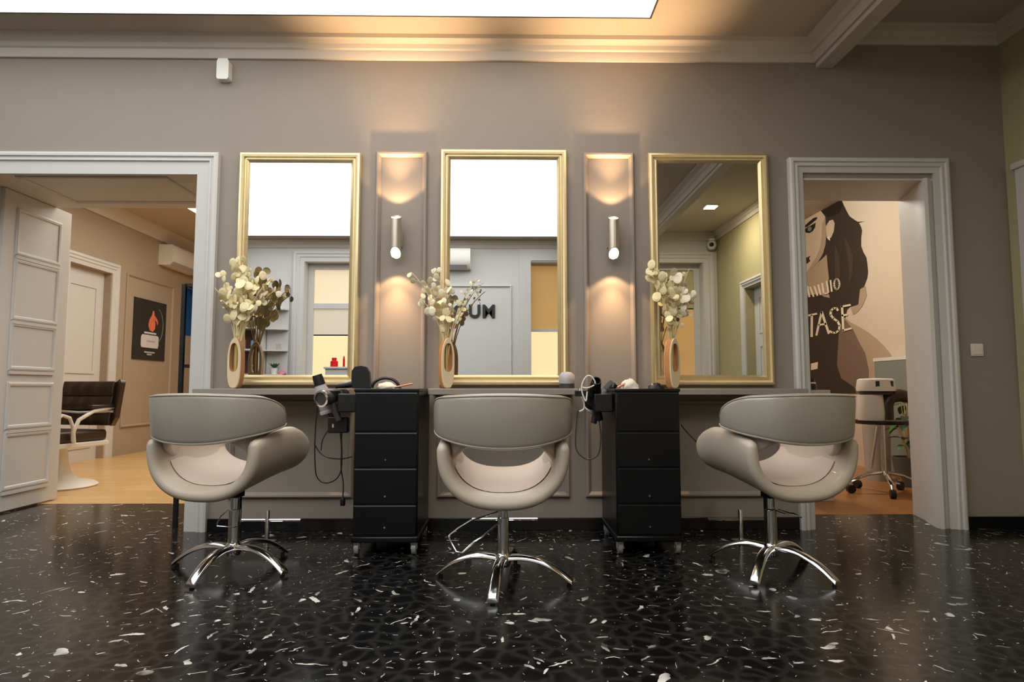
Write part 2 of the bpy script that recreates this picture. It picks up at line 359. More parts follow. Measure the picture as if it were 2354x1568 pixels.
# panelled leaf folded against the left side of the opening
b = B().box(LO0 + .012, LO0 + .055, .42, 1.10, .012, LOZ - .015)
obj('leaf', b, M['white'], d1, smooth=0, bevel=.003)
b = B(); PX = LO0 + .055
for z0, z1 in ((.17, .54), (.60, .90), (1.02, 1.33), (1.38, 1.79), (1.85, 2.16)):
    b.frame(.53, .99, z0 - .02, z1 + .02, [(0, 0), (.004, .008), (.014, .012), (.028, .008), (.034, 0)], fX(PX))
    b.prism([(.54, z0 - .045), (.98, z0 - .045), (.98, z0 - .022), (.54, z0 - .022)], fX(PX), 0, .014)
obj('panel_moulding', b, M['white'], d1, smooth=25)
b = B().frame(LO0 + .3, LO1 - .35, .18, TL - .16, [(0, 0), (0, .008), (.01, .014), (.025, .004), (.025, 0)], lambda a, c, h: (a, c, LOZ - .012 - h))
obj('soffit_moulding', b, M['white'], d1, smooth=25)
d2 = sroot('door_2')
b = B().frame(RO0 - .094, RO1 + .13, 0, ROZ + .125, [(d * 1.0, h) for d, h in CAS], fY(0), open_bottom=True)
obj('casing', b, M['white'], d2, smooth=25)
b = B().box(RO0, RO0 + .012, 0, TR, 0, ROZ).box(RO0, RO1 + .12, 0, TR, ROZ - .012, ROZ)
b.prism([(RO1 + .02, 0), (RO1 - .01, -.02), (RO1 - .03, -.012), (RO1 - .03, .03), (RO1 + .01, .16), (RO1 + .05, .26), (RO1 + .10, TR), (RO1 + .14, TR), (RO1 + .14, .02)], lambda a, c, h: (a, c, h), 0, ROZ)
obj('lining', b, M['white'], d2, smooth=40)

# raised wall panels
PAN = [(0, 0), (0, .016), (.008, .026), (.018, .026), (.026, .016), (.034, .006), (.034, 0)]
for i, (x0, x1, z0, z1) in enumerate(((-.818, -.488, .20, 2.392), (.512, .842, .20, 2.392), (-1.70, -.93, .20, .80), (-.41, .415, .20, .80), (.93, 1.76, .20, .80))):
    struct('trim_%d' % (i + 3), B().frame(x0, x1, z0, z1, PAN, fY(0)), M['wall'], smooth=25)
# window casing at the front end of the right wall
b = B().box(XR - .03, XR, -.60, -.10, .82, 2.26); b.box(XR - .045, XR, -.62, -.085, 2.26, 2.30)
struct('window_4', b, M['white'], smooth=0, bevel=.006)

# ------------------------------------------------------------------ back wall (seen in the mirrors)
SH = [(('shade_cream', 2.18, 2.74), ('shade_pale', 1.70, 2.10), ('pane_bright', 1.0, 1.68)), (('shade_ochre', 1.78, 2.78), ('pane_bright', 1.0, 1.75)), (('shade_olive', 2.12, 2.78), ('shade_ochre', 1.0, 2.10))]
for i, (x0, x1, zt) in enumerate(WIN):
    wr = sroot('window_%d' % (i + 1))
    fw_ = .012 if i == 1 else .09
    if i == 1: b = B().frame(x0 - .18, x1 + .18, .86, zt + .20, [(0, 0), (0, .02), (.18, .02), (.18, 0)], fYb(YB))
    else: b = B().frame(x0 - .17, x1 + .17, .86, zt + .16, [(d * 1.75, h * 1.2) for d, h in CAS], fYb(YB))
    obj('casing', b, M['white'], wr, smooth=25)
    b = B().frame(x0, x1, .95, zt, [(0, 0), (0, .05), (fw_, .05), (fw_, 0)], fYb(YB - .22))
    obj('frame', b, M['white'], wr, smooth=0, bevel=.004)
    if i < 2: obj('glazing_bar', B().box(x0 + fw_, x1 - fw_, YB - .22, YB - .175, 2.10 if i == 0 else 1.745, 2.18 if i == 0 else 1.785), M['white'], wr, smooth=0)
    for mk, z0, z1 in SH[i]:
        obj('blind' if mk.startswith('shade') else 'pane', B().box(x0 + fw_, x1 - fw_, YB - .215, YB - .205, z0, z1), M[mk], wr, smooth=0)
struct('trim_8', B().frame(-1.75, .13, .3, 2.44, PAN, fYb(YB)), M['wall_back'], smooth=25)
d3 = sroot('door_3')
b = B().frame(DW0 - .1, DW1 + .1, 0, 2.32, CAS, fXb(XR), open_bottom=True); obj('casing', b, M['white'], d3, smooth=25)
b = B().box(XR + .12, XR + .16, DW0, DW1, 0, 2.22)
for z0, z1 in ((.15, .7), (.85, 1.45), (1.6, 2.1)): b.frame(DW0 + .15, DW1 - .15, z0, z1, [(0, 0), (0, .01), (.03, .01), (.03, 0)], fXb(XR + .12))
obj('leaf', b, M['white'], d3, smooth=0)
def text_mesh(name, body, size, ext, off, m, parent=None):
    cu = bpy.data.curves.new(name, 'FONT'); cu.body = body; cu.size = size; cu.extrude = ext; cu.offset = off; cu.align_x = 'CENTER'; cu.space_character = 1.12
    to = bpy.data.objects.new(name + '_source', cu); COL.objects.link(to)
    dg = bpy.context.evaluated_depsgraph_get(); me = bpy.data.meshes.new_from_object(to.evaluated_get(dg))
    bpy.data.objects.remove(to); bpy.data.curves.remove(cu)
    me.materials.clear(); me.materials.append(m); me.name = name
    o = bpy.data.objects.new(name, me); COL.objects.link(o)
    if parent: o.parent = parent
    return o
o = text_mesh('wall_lettering', 'MUO', .265, .012, .009, M['letter_black']); o.location = (-.44, YB + .014, 1.95); o.rotation_euler = (pi / 2, 0, pi)
tag(o, 'bold black capital letters on pale back wall, seen reflected in middle mirror', 'lettering')
def air_con(loc, rz, label, wd=.86):
    t = thing('air_conditioner', label, 'air conditioner', loc, rz)
    prof = [(0, 0), (.13, 0), (.19, .06), (.21, .12), (.21, .26), (.19, .30), (0, .30)]
    obj('housing', B().prism(prof, lambda a, c, h: (h, -a, c), -wd / 2, wd / 2), M['white_plastic'], t, bevel=.008)
    obj('louvre', B().prism([(.135, .004), (.19, .055), (.195, .05), (.14, -.002)], lambda a, c, h: (h, -a, c), -wd / 2 + .05, wd / 2 - .05), M['grey_plastic'], t, smooth=0)
    return t
air_con((-.925, YB, 2.67), pi, 'white wall air conditioner on the back wall, seen reflected in middle mirror')

# ------------------------------------------------------------------ rooms behind
LX, LY1 = -5.0, 7.4
struct('floor_side_room', B().box(LX - .1, -.9, TL, LY1, -.1, 0), M['oak'], smooth=0)
struct('wall_side_back', B().box(LX - .12, -.9, LY1, LY1 + .1, 0, 3.4), M['wall_side'], smooth=0)
struct('wall_side_right', B().box(-1.0, -.9, TL, LY1, 0, 3.4), M['wall_side'], smooth=0)
b = B().box(LX - .12, LX, TL, 3.25, 0, 3.4).box(LX - .12, LX, 4.03, LY1, 0, 3.4).box(LX - .12, LX, 3.25, 4.03, 2.33, 3.4)
struct('wall_side_front', B().box(LX - .12, XL - .1, TL - .1, TL, 0, 3.4), M['wall_side'], smooth=0)
struct('wall_side_left', b, M['wall_side'], smooth=0)
struct('ceiling_side_room', B().box(LX - .1, -.9, TL, LY1, 3.16, 3.3), M['ceil'], smooth=0)
prof = [(0, -.15), (.03, -.15), (.05, -.10), (.09, -.06), (.13, -.02), (.14, 0), (0, 0)]
struct('trim_9', B().grid([[(LX + d, TL, 3.16 + z) for d, z in prof], [(LX + d, LY1 - d, 3.16 + z) for d, z in prof], [(-1.0 - d, LY1 - d, 3.16 + z) for d, z in prof], [(-1.0 - d, TL, 3.16 + z) for d, z in prof]], closed_u=True, cap=True), M['cornice'], smooth=25)
sp = thing('ceiling_light_panel', 'bright white ceiling panel glimpsed through the left doorway', 'ceiling light', (-2.3, 3.0, 3.16))
obj('diffuser', B().box(-1.70, 1.0, -1.7, 1.75, -.014, -.002), M['skylight_side'], sp, smooth=0)
obj('rim', B().frame(-1.715, 1.015, -1.715, 1.765, [(0, 0), (0, .015), (.015, .015), (.015, 0)], lambda a, c, h: (a, c, -h)), M['white'], sp, smooth=0)
d4 = sroot('door_4')
obj('casing', B().frame(3.12, 4.16, 0, 2.46, [(d * 1.35, h) for d, h in CAS], fX(LX), open_bottom=True), M['white'], d4, smooth=25)
b = B().box(LX - .12, LX - .09, 3.25, 4.03, 0, 2.33)
for z0, z1 in ((.15, .9), (1.05, 2.15)): b.frame(3.37, 3.91, z0, z1, [(0, 0), (0, .012), (.04, .012), (.04, 0)], fX(LX - .09))
obj('leaf', b, M['white'], d4, smooth=0)
struct('trim_10', B().frame(4.34, 5.52, .36, 2.40, PAN, fX(LX)), M['wall_side'], smooth=25)
air_con((LX, 5.52, 2.66), pi / 2, 'white wall air conditioner high beside the poster in the room at left')
# poster
po = thing('poster', 'black poster with orange figure and white label on beige panelled wall', 'poster', (LX + .004, 4.93, 1.27))
pf = lambda a, c, h: (h, a, c)
obj('sheet', B().box(0, .012, -.40, .40, 0, .84), M['poster_black'], po, smooth=0)
fig = [(-.02, .42), (.06, .40), (.115, .45), (.12, .53), (.09, .58), (.15, .55), (.17, .50), (.19, .55), (.15, .60), (.09, .64), (.075, .70), (.045, .70), (.03, .64), (-.03, .57), (-.055, .49)]
obj('figure', B().prism(fig, pf, .012, .014), M['poster_orange'], po, smooth=0)
b = B().prism([(-.20, .17), (.20, .17), (.22, .21), (.22, .33), (.19, .35), (-.19, .35), (-.22, .32), (-.22, .20)], pf, .012, .014)
b.box(.012, .014, -.15, .15, .365, .39); obj('label', b, M['poster_white'], po, smooth=0)
for i, (y, z, wd) in enumerate(((0, .105, .26), (0, .075, .12), (.02, .26, .2))): obj('caption', B().box(.0118, .0145 if i < 2 else .015, y - wd / 2, y + wd / 2, z - .01, z + .012), M['grey_plastic'], po, smooth=0)
arc = [(.15 + .17 * cos(t), .50 + .25 * sin(t)) for t in [1.3 - i * .25 for i in range(11)]]
obj('arc', B().tube([(.013, y, z) for y, z in arc], .006, 5), M['poster_green'], po)
# vintage barber chair
bc = thing('barber_chair', 'brown tufted barber chair with white curved arms on white round pedestal', 'chair', (-3.96, 1.75, 0), radians(-14))
obj('base', B().lathe([(.01, 0), (.30, 0), (.31, .012), (.29, .03), (.16, .06), (.10, .12), (.075, .22), (.06, .36), (.01, .36)], n=40), M['white_plastic'], bc)
b = B()
for i in range(3):
    z = .60 + i * .135
    b.grid([[(x, .22 + .1 * (z + dz - .5) + (.055 if s_ else 0) - (.035 * (1 - (abs(x) / .3) ** 4) * max(0, cos(dz / .0685 * pi / 2)) * (.75 + .25 * cos(x * 42)) if not s_ else 0), z + dz) for (dz, s_) in [(-.0685, 0), (-.045, 0), (0, 0), (.045, 0), (.0685, 0), (.0685, 1), (-.0685, 1)]] for x in [-.29 + .58 * q_ / 24 for q_ in range(25)]], closed_u=True, cap=True)
obj('backrest', b, M['brown_leather'], bc, bevel=.008, smooth=50)
obj('seat', B().box(-.27, .27, -.28, .24, .40, .50), M['brown_leather'], bc, bevel=.03, seg=4)
obj('seat_frame', B().box(-.28, .28, -.29, .25, .355, .40), M['white_plastic'], bc, bevel=.01)
for s in (-1, 1):
    pts = [(s * .30, .27, .70), (s * .31, .18, .69), (s * .31, .04, .67), (s * .31, -.10, .60), (s * .31, -.15, .50), (s * .30, -.13, .40)]
    ar = obj('arm', B().tube(pts, .017, 10), M['white_plastic'], bc)
    obj('arm_loop', B().tube([(s * .31, -.32, .52), (s * .31, -.32, .60), (s * .31, -.26, .645), (s * .31, -.19, .62), (s * .31, -.155, .54), (s * .30, -.14, .42)], .015, 10), M['white_plastic'], ar)
    obj('arm_pad', B().box(s * .31 - .025, s * .31 + .025, .0, .27, .70, .725), M['brown_leather'], ar, bevel=.008)
obj('side_wing', B().prism([(.28, .52), (.36, .60), (.40, .93), (.36, .96), (.28, .93)], lambda a, c, h: (a, .25 + .1 * (c - .5) + h - (a - .28) * .5, c), 0, .05), M['brown_leather'], bc, bevel=.012)
obj('back_rail', B().tube([(-.31, .25, .66), (0, .17, .65), (.31, .25, .66)], .012), M['white_plastic'], bc)
obj('footrest', B().tube([(-.2, -.28, .38), (-.2, -.5, .2), (.2, -.5, .2), (.2, -.28, .38)], .014).box(-.2, .2, -.56, -.44, .19, .205), M['white_plastic'], bc)
# black rack by the right jamb of the left doorway
rk = thing('display_rack', 'narrow black metal rack with blue panel inside the left doorway', 'rack', (-1.99, .50, 0))
for x in (-.075, .075):
    for y in (-.4, .4): obj('post', B().box(x - .012, x + .012, y - .012, y + .012, 0, 1.545), M['black_metal'], rk, smooth=0)
for z in (.30, .66, 1.005, 1.53): obj('shelf', B().box(-.075, .075, -.4, .4, z, z + .022), M['black_metal'], rk, smooth=0)
obj('blue_panel', B().box(-.072, -.064, -.385, .385, 1.215, 1.525), M['blue'], rk, smooth=0)
o = obj('bottle', B().lathe([(.001, 0), (.03, 0), (.03, .11), (.012, .13), (.012, .155), (.001, .155)], (-2.03, .20, 1.028)), M['black_plastic']); tag(o, 'black bottle on the upper shelf of the black rack', 'bottle')
o = obj('product_box', B().box(-.03, .03, -.05, .05, 0, .15), M['black_plastic'], bevel=.003); o.location = (-2.02, .24, .683); tag(o, 'black carton on the lower shelf of the black rack', 'box')

# right room
RX, RY1 = 4.0, 6.2
struct('floor_right_room', B().box(1.0, RX + .1, TR, RY1, -.1, 0), M['oak_dark'], smooth=0)
struct('wall_right_room', B().box(RX, RX + .1, TR, RY1, 0, 3.4), M['peach'], smooth=0)
struct('wall_right_room_back', B().box(1.0, RX, RY1, RY1 + .1, 0, 3.4), M['peach'], smooth=0)
struct('wall_right_room_left', B().box(.9, 1.0, TR, RY1, 0, 3.4), M['peach'], smooth=0)
struct('wall_right_room_front', B().box(XR + .1, RX + .1, TR - .1, TR, 0, 3.4), M['peach'], smooth=0)
struct('ceiling_right_room', B().box(.9, RX + .1, TR, RY1, 3.1, 3.2), M['ceil'], smooth=0)
rl = thing('added_ceiling_lamp', 'unseen ceiling lamp added to light the room with the mural', 'ceiling light', (2.25, 2.3, 3.1))  # unseen lamp, added and placed to light this room from the front
obj('shade', B().lathe([(.001, -.09), (.10, -.085), (.17, -.06), (.19, -.02), (.19, 0), (.001, 0)], n=32), M['bulb'], rl)
lamp('added_room_light', 'POINT', (0, 0, -.2), 95, (1.0, .97, .88), rl, shadow_soft_size=.18)

# mural of a woman on the peach wall
mu = thing('mural', 'sepia mural of dark haired woman with cream lettering on peach wall', 'mural', (RX, 3.6, 0))
def mp(pts): return [(lambda q: (q.y - 3.6, q.z))(atX(x, y, RX)) for x, y in pts]
mf = lambda a, c, h: (-h, a, c)
def mpoly(name, pts, m, lay): return obj(name, B().prism(mp(pts), mf, .0015 * lay, .0015 * lay + .0012), m, mu, smooth=0)
mpoly('hair', [(1780, 470), (1800, 452), (1830, 442), (1862, 436), (1925, 437), (1933, 455), (1941, 474), (1948, 488), (1953, 497), (1964, 505), (1974, 511), (1980, 522), (1982, 530), (1980, 548), (1980, 566), (1985, 580), (1992, 592), (1994, 606), (1996, 626), (1994, 640), (1988, 656), (1983, 668), (1979, 690), (1976, 700), (1962, 704), (1955, 706), (1948, 712), (1944, 730), (1940, 745), (1936, 790), (1930, 850), (1922, 900), (1800, 900), (1770, 700), (1765, 560)], M['hair'], 1)
mpoly('crown', [(1785, 470), (1830, 442), (1862, 437), (1924, 438), (1938, 472), (1930, 490), (1905, 500), (1890, 488), (1870, 476), (1845, 474), (1800, 484)], M['hair_dark'], 2)
mpoly('neck', [(1800, 640), (1850, 628), (1890, 596), (1901, 585), (1903, 610), (1906, 640), (1903, 662), (1908, 685), (1895, 682), (1885, 676), (1862, 678), (1800, 690)], M['skin_mid'], 2)
mpoly('face', [(1778, 540), (1785, 500), (1800, 482), (1845, 473), (1868, 474), (1888, 485), (1898, 498), (1900, 530), (1899, 560), (1893, 583), (1882, 602), (1868, 616), (1856, 625), (1835, 632), (1806, 626), (1786, 595)], M['skin'], 3)
mpoly('face_shade', [(1898, 500), (1900, 530), (1899, 560), (1893, 583), (1882, 602), (1868, 616), (1856, 625), (1864, 612), (1876, 594), (1886, 572), (1890, 545), (1891, 515)], M['skin_mid'], 4)
mpoly('nose', [(1834, 540), (1838, 560), (1843, 572), (1838, 577), (1828, 575), (1830, 558)], M['skin_mid'], 4)
mpoly('hair_gloss', [(1940, 545), (1952, 560), (1962, 590), (1960, 630), (1950, 660), (1953, 620), (1948, 580)], M['hair_sheen'], 2)
mpoly('hair_gloss', [(1920, 560), (1930, 590), (1932, 630), (1925, 665), (1920, 630)], M['hair_sheen'], 2)
mpoly('stray_hair', [(1972, 510), (1988, 509), (1974, 513)], M['hair'], 1)
mpoly('ear', [(1900, 520), (1908, 507), (1916, 505), (1920, 513), (1918, 532), (1912, 546), (1905, 550), (1901, 544)], M['skin'], 4)
mpoly('earring', [(1902, 546), (1908, 544), (1910, 553), (1907, 552)], M['letter'], 5)
mpoly('brow', [(1850, 524), (1853, 517), (1862, 509), (1872, 501), (1880, 499), (1879, 504), (1868, 513), (1858, 521)], M['hair_dark'], 4)
mpoly('eye', [(1850, 528), (1856, 523), (1866, 518), (1876, 512), (1875, 522), (1870, 531), (1862, 536), (1854, 535)], M['hair_dark'], 4)
mpoly('iris', [(1858, 524), (1864, 521), (1868, 525), (1865, 531), (1859, 531)], M['grey_board'], 5)
mpoly('lips', [(1826, 594), (1842, 590), (1856, 592), (1864, 588), (1861, 595), (1864, 600), (1857, 606), (1842, 608), (1828, 603)], M['hair'], 4)
mpoly('shoulder', [(1942, 730), (1955, 741), (1975, 751), (1996, 764), (2016, 779), (2034, 797), (2046, 812), (2053, 826), (2060, 870), (2062, 905), (1880, 905), (1900, 800), (1930, 765)], M['skin_mid'], 2)
mpoly('arm_shade', [(1944, 735), (1962, 758), (1975, 785), (1990, 812), (1998, 850), (1998, 905), (1870, 905), (1890, 800), (1925, 765)], M['skin_shade'], 3)
mpoly('arm_dark', [(1862, 680), (1905, 690), (1930, 740), (1928, 790), (1925, 840), (1935, 870), (1965, 890), (1970, 905), (1800, 905), (1800, 690)], M['hair'], 4)
mpoly('hair_lock', [(1978, 665), (1990, 658), (1993, 680), (1984, 702), (1972, 718), (1962, 724), (1956, 708), (1974, 700)], M['skin_mid'], 2)
mpoly('small_label', [(1866, 836), (1882, 832), (1881, 848), (1866, 851)], M['letter'], 6)
def strokes(lines, wpx):
    b = B()
    for ln in lines:
        for (p, q) in zip(ln[:-1], ln[1:]):
            p, q = Vector(p), Vector(q); d = (q - p).normalized(); n = Vector((-d.y, d.x)) * wpx / 2; e = d * wpx * .25
            b.prism(mp([tuple(p - n - e), tuple(q - n + e), tuple(q + n + e), tuple(p + n - e)]), mf, .010, .018)
    return b
sc5 = lambda l: [[(1830 + x / 5.6, 620 + y / 5.6) for x, y in s_] for s_ in l]
obj('lettering', strokes(sc5([[(170, 592), (275, 568)], [(217, 585), (215, 860)], [(278, 842), (345, 545), (437, 822)], [(312, 712), (402, 698)], [(555, 525), (535, 497), (500, 497), (465, 530), (460, 585), (500, 630), (550, 665), (578, 720), (568, 780), (530, 812), (490, 812), (447, 792)], [(608, 468), (625, 782)], [(600, 476), (712, 455)], [(612, 590), (668, 580)], [(622, 782), (722, 758)]]), 4.2), M['letter'], mu, smooth=0)
ov = [(540 + 34 * cos(t), 188 + 68 * sin(t)) for t in [i * pi / 8 for i in range(17)]]
obj('small_lettering', strokes(sc5([[(160, 215), (185, 350)], [(195, 225), (240, 345)], [(250, 215), (290, 332)], [(300, 195), (330, 322)], [(350, 175), (372, 312)], [(372, 312), (425, 300)], [(410, 150), (432, 292)], [(458, 138), (475, 280)], ov]), 3.0), M['letter'], mu, smooth=0)

# grey board with plant beside mural
gb = thing('display_board', 'grey green board leaning on the peach wall behind the leafy plant', 'board', (RX - .05, 2.35, 0))
obj('panel', B().box(-.02, .02, -.45, .28, .02, 1.155), M['grey_board'], gb, smooth=0)
obj('top_rail', B().box(-.026, .026, -.46, .29, 1.155, 1.19), M['white_plastic'], gb, smooth=0)
pl = thing('potted_plant', 'leafy green plant in grey pot behind the right door jamb', 'plant', (3.64, 1.68, 0))
obj('pot', B().lathe([(.001, 0), (.10, 0), (.14, .26), (.125, .26), (.12, .22), (.001, .22)], n=28), M['terracotta'], pl)
b = B(); bs = B(); bd = B(); rnd = random.Random(3)
for i in range(34):
    a = rnd.uniform(0, 2 * pi); h = rnd.uniform(.36, .80); rr = rnd.uniform(.03, .11)
    tip = Vector((rr * cos(a), rr * sin(a), h)); bs.tube([(0, 0, .22), tip * .5 + Vector((0, 0, .14)), tip], .004, 5)
    d = Vector((cos(a), sin(a), rnd.uniform(-.5, .5))).normalized(); s_ = Vector((-sin(a), cos(a), 0)); L_ = rnd.uniform(.08, .13); W_ = L_ * .34
    up = d.cross(s_); rows = []
    for k in range(5):
        t = k / 4; wv = W_ * sin(pi * min(.97, t * .9 + .06)); c = tip + d * L_ * t - Vector((0, 0, .05 * t * t))
        rows.append([c - s_ * wv + up * wv * .2, c, c + s_ * wv + up * wv * .2])
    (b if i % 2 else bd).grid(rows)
obj('stems', bs, M['stem'], pl); obj('foliage', b, M['leaf'], pl); obj('dark_foliage', bd, M['leaf_dark'], pl)  # every other leaf is a darker green
# rolling hair steamer
st = thing('hair_steamer', 'white headed hair steamer with brown hood tube on rolling chrome base', 'hair steamer', (3.19, 1.32, 0))
b = B()
for i in range(5):
    a = radians(250 + 72 * i); e = Vector((cos(a), sin(a), 0))
    leg = obj('leg', B().tube([e * .02 + Vector((0, 0, .17)), e * .14 + Vector((0, 0, .155)), e * .27 + Vector((0, 0, .10)), e * .28 + Vector((0, 0, .07))], [.024, .022, .017, .012], 8, flat=.6), M['chrome'], st)
    c = e * .28
    obj('caster', B().tube([c + e.cross(Vector((0, 0, 1))) * -.02 + Vector((0, 0, .034)), c + e.cross(Vector((0, 0, 1))) * .02 + Vector((0, 0, .034))], .034, 16), M['black_plastic'], leg)
obj('column', B().tube([(0, 0, .15), (0, 0, .58)], .02, 14).tube([(-.09, .03, .2), (-.03, .0, .60)], .012, 8), M['chrome'], st)
obj('tray', B().lathe([(.001, .575), (.20, .575), (.215, .59), (.215, .605), (.20, .60), (.001, .598)], n=28), M['black_plastic'], st)
b = B().lathe([(.001, .605), (.10, .605), (.105, .66), (.095, .82), (.001, .82)], (-.09, 0, 0), n=28)
obj('body', b, M['white_plastic'], st)
obj('collar', B().lathe([(.001, .82), (.12, .82), (.13, .835), (.12, .85), (.001, .85)], (-.04, 0, 0), n=28), M['dark_grey'], st)
hd = obj('head', B().lathe([(.001, .85), (.145, .85), (.148, .88), (.138, .945), (.12, .955), (.001, .96)], (-.04, 0, 0), n=32), M['white_plastic'], st)
b = B()
for a in (-115, -65):
    e = Vector((cos(radians(a)), sin(radians(a)), 0)); t = Vector((-e.y, e.x, 0)); c = Vector((-.04, 0, .905)) + e * .142
    obj('vent', B().prism([(-.014, -.028), (.014, -.028), (.014, .028), (-.014, .028)], lambda p, q, h, c=c, e=e, t=t: c + t * p + Vector((0, 0, q)) + e * h, -.01, .004), M['black_plastic'], hd)
obj('hood_tube', B().tube([(.03, -.02, .61), (.03, -.02, .74), (.06, -.03, .80), (.13, -.04, .815), (.21, -.05, .80), (.25, -.05, .76), (.255, -.05, .66)], [.055, .055, .058, .055, .052, .05, .045], 14), M['brown_leather'], st)
tb = thing('waste_bin', 'tall pale metal bin behind the hair steamer', 'bin', (3.62, 2.0, 0)); tb.location = (3.58, 2.06, 0)
obj('body', B().lathe([(.001, 0), (.105, 0), (.125, .68), (.001, .68)], n=32), M['bin'], tb); obj('lid', B().lathe([(.128, .68), (.128, .71), (.10, .76), (.04, .79), (.001, .795)], n=32), M['bin'], tb)
sb = thing('side_cabinet', 'slim white cabinet just inside the right doorway behind the chair', 'cabinet', (2.42, 1.1, 0))
obj('body', B().box(-.15, .15, -.15, .15, 0, .86), M['white'], sb, bevel=.004); dr = obj('door', B().box(-.14, .14, -.165, -.15, .05, .82), M['white'], sb, bevel=.003)
obj('knob', B().lathe([(.001, 0), (.012, .0), (.012, .02), (.001, .02)]).xf(Matrix.Translation((.1, -.165, .5)) @ Matrix.Rotation(pi / 2, 4, 'X')), M['chrome'], dr)
jr = thing('jar', 'small black jar with white band on the slim white cabinet', 'jar', (2.43, 1.02, .86))
obj('body', B().lathe([(.001, 0), (.062, 0), (.062, .04), (.055, .05), (.001, .05)], n=24), M['black_plastic'], jr); obj('band', B().lathe([(.05, .05), (.056, .05), (.056, .062), (.05, .062)], n=24), M['white_plastic'], jr); obj('lid', B().lathe([(.001, .062), (.05, .062), (.05, .085), (.001, .085)], n=24), M['black_plastic'], jr)

# ------------------------------------------------------------------ mirrors, ledges, sconces
MF = [(0, 0), (0, .026), (.006, .034), (.018, .038), (.030, .034), (.036, .022), (.042, .022), (.050, .028), (.058, .020), (.064, .012), (.064, 0)]
def wall_mirror(x0, x1, z0, z1, label):
    t = thing('wall_mirror', label, 'mirror', ((x0 + x1) / 2, -.002, z0), group='mirrors over the styling ledges')
    hw = (x1 - x0) / 2
    obj('frame', B().frame(-hw, hw, 0, z1 - z0, MF, fY(0)), M['gold'], t, smooth=30)
    obj('glass', B().box(-hw + .055, hw - .055, -.012, -.004, .055, z1 - z0 - .055), M['mirror'], t, smooth=0)
    return t
wall_mirror(-1.683, -.912, .893, 2.378, 'gold framed mirror next to the left doorway, reflecting product shelves')
wall_mirror(-.403, .407, .893, 2.405, 'gold framed mirror between the two wall sconces, reflecting black letters')
wall_mirror(.932, 1.708, .893, 2.388, 'gold framed mirror next to the right doorway, reflecting a ceiling beam')
def ledge(x0, x1, label):
    t = thing('styling_ledge', label, 'ledge', ((x0 + x1) / 2, 0, .835), group='styling ledges'); hw = (x1 - x0) / 2
    obj('top', B().box(-hw, hw, -.27, 0, 0, .037), M['wall'], t, bevel=.004)
    for c in (-hw + .075, hw - .075): obj('bracket', B().box(c - .015, c + .015, -.2, 0, -.05, 0), M['wall'], t, smooth=0)
ledge(-1.81, -.90, 'taupe wall ledge under the mirror by the left doorway')
ledge(-.44, .44, 'taupe wall ledge under the middle mirror')
ledge(.958, 1.80, 'taupe wall ledge under the mirror by the right doorway')
def sconce(x, label):
    z0, z1, yc, r = 1.675, 1.965, -.085, .034
    t = thing('wall_sconce', label, 'wall lamp', (x, 0, 0), group='wall sconces')
    n = 32; lo = []; hi = []
    cut = lambda c, s: z0 + (.055 * (1 - s) if s < 2 else 0)
    rows = []
    for rr, e in ((r, 0), (r, 1), (r - .003, 1), (r - .003, 0)):
        row = []
        for j in range(n):
            a = 2 * pi * j / n; X_, Y_ = rr * cos(a), rr * sin(a)
            q = (Y_ / r + 1) / 2       # 0 front, 1 wall side
            row.append((X_, yc + Y_, (z1 - .04 + .04 * q) if e else (z0 + .075 - .075 * q)))
        rows.append(row)
    rows.append(rows[0]); b = B(); b.grid(rows, closed_u=True)
    obj('tube', b, M['sconce_metal'], t, smooth=50)
    def disc(zf): return [(0.93 * r * cos(2 * pi * j / n), yc + .93 * r * sin(2 * pi * j / n), zf((sin(2 * pi * j / n) * .93 + 1) / 2)) for j in range(n)]
    for nm, zf in (('lamp_glass', lambda q: z1 - .048 + .04 * q), ('lamp_glass', lambda q: z0 + .083 - .075 * q)):
        obj(nm, B().add(disc(zf), [tuple(range(n))]), M['bulb'], t, smooth=0)
    obj('bracket', B().box(-.012, .012, yc + r - .004, -.003, (z0 + z1) / 2 - .02, (z0 + z1) / 2 + .02).box(-.03, .03, -.012, 0, (z0 + z1) / 2 - .05, (z0 + z1) / 2 + .05), M['sconce_metal'], t, smooth=0)
    for up in (1, -1):
        for wt, sz, bl in ((SCONCE_W * .40, 104, .3), (SCONCE_W * (7.0 if up > 0 else 1.6), 72 if up > 0 else 70, 1.0)):
            l = lamp('sconce_light', 'SPOT', (0, yc - .012, z1 + .012 if up > 0 else z0 - .012), wt, (1.0, .64, .34), t, spot_size=radians(sz), spot_blend=bl, shadow_soft_size=.012)
            l.rotation_euler = ((pi + (.20 if sz < 90 else 0)) if up > 0 else 0, 0, 0)
M['sconce_metal'] = mat('satin_sconce_metal', S(196, 184, 168), 0.3, metal=0.7, var=0.03)
sconce(-.672, 'cylindrical metal wall sconce between the left and middle mirrors')
sconce(.692, 'cylindrical metal wall sconce between the middle and right mirrors')
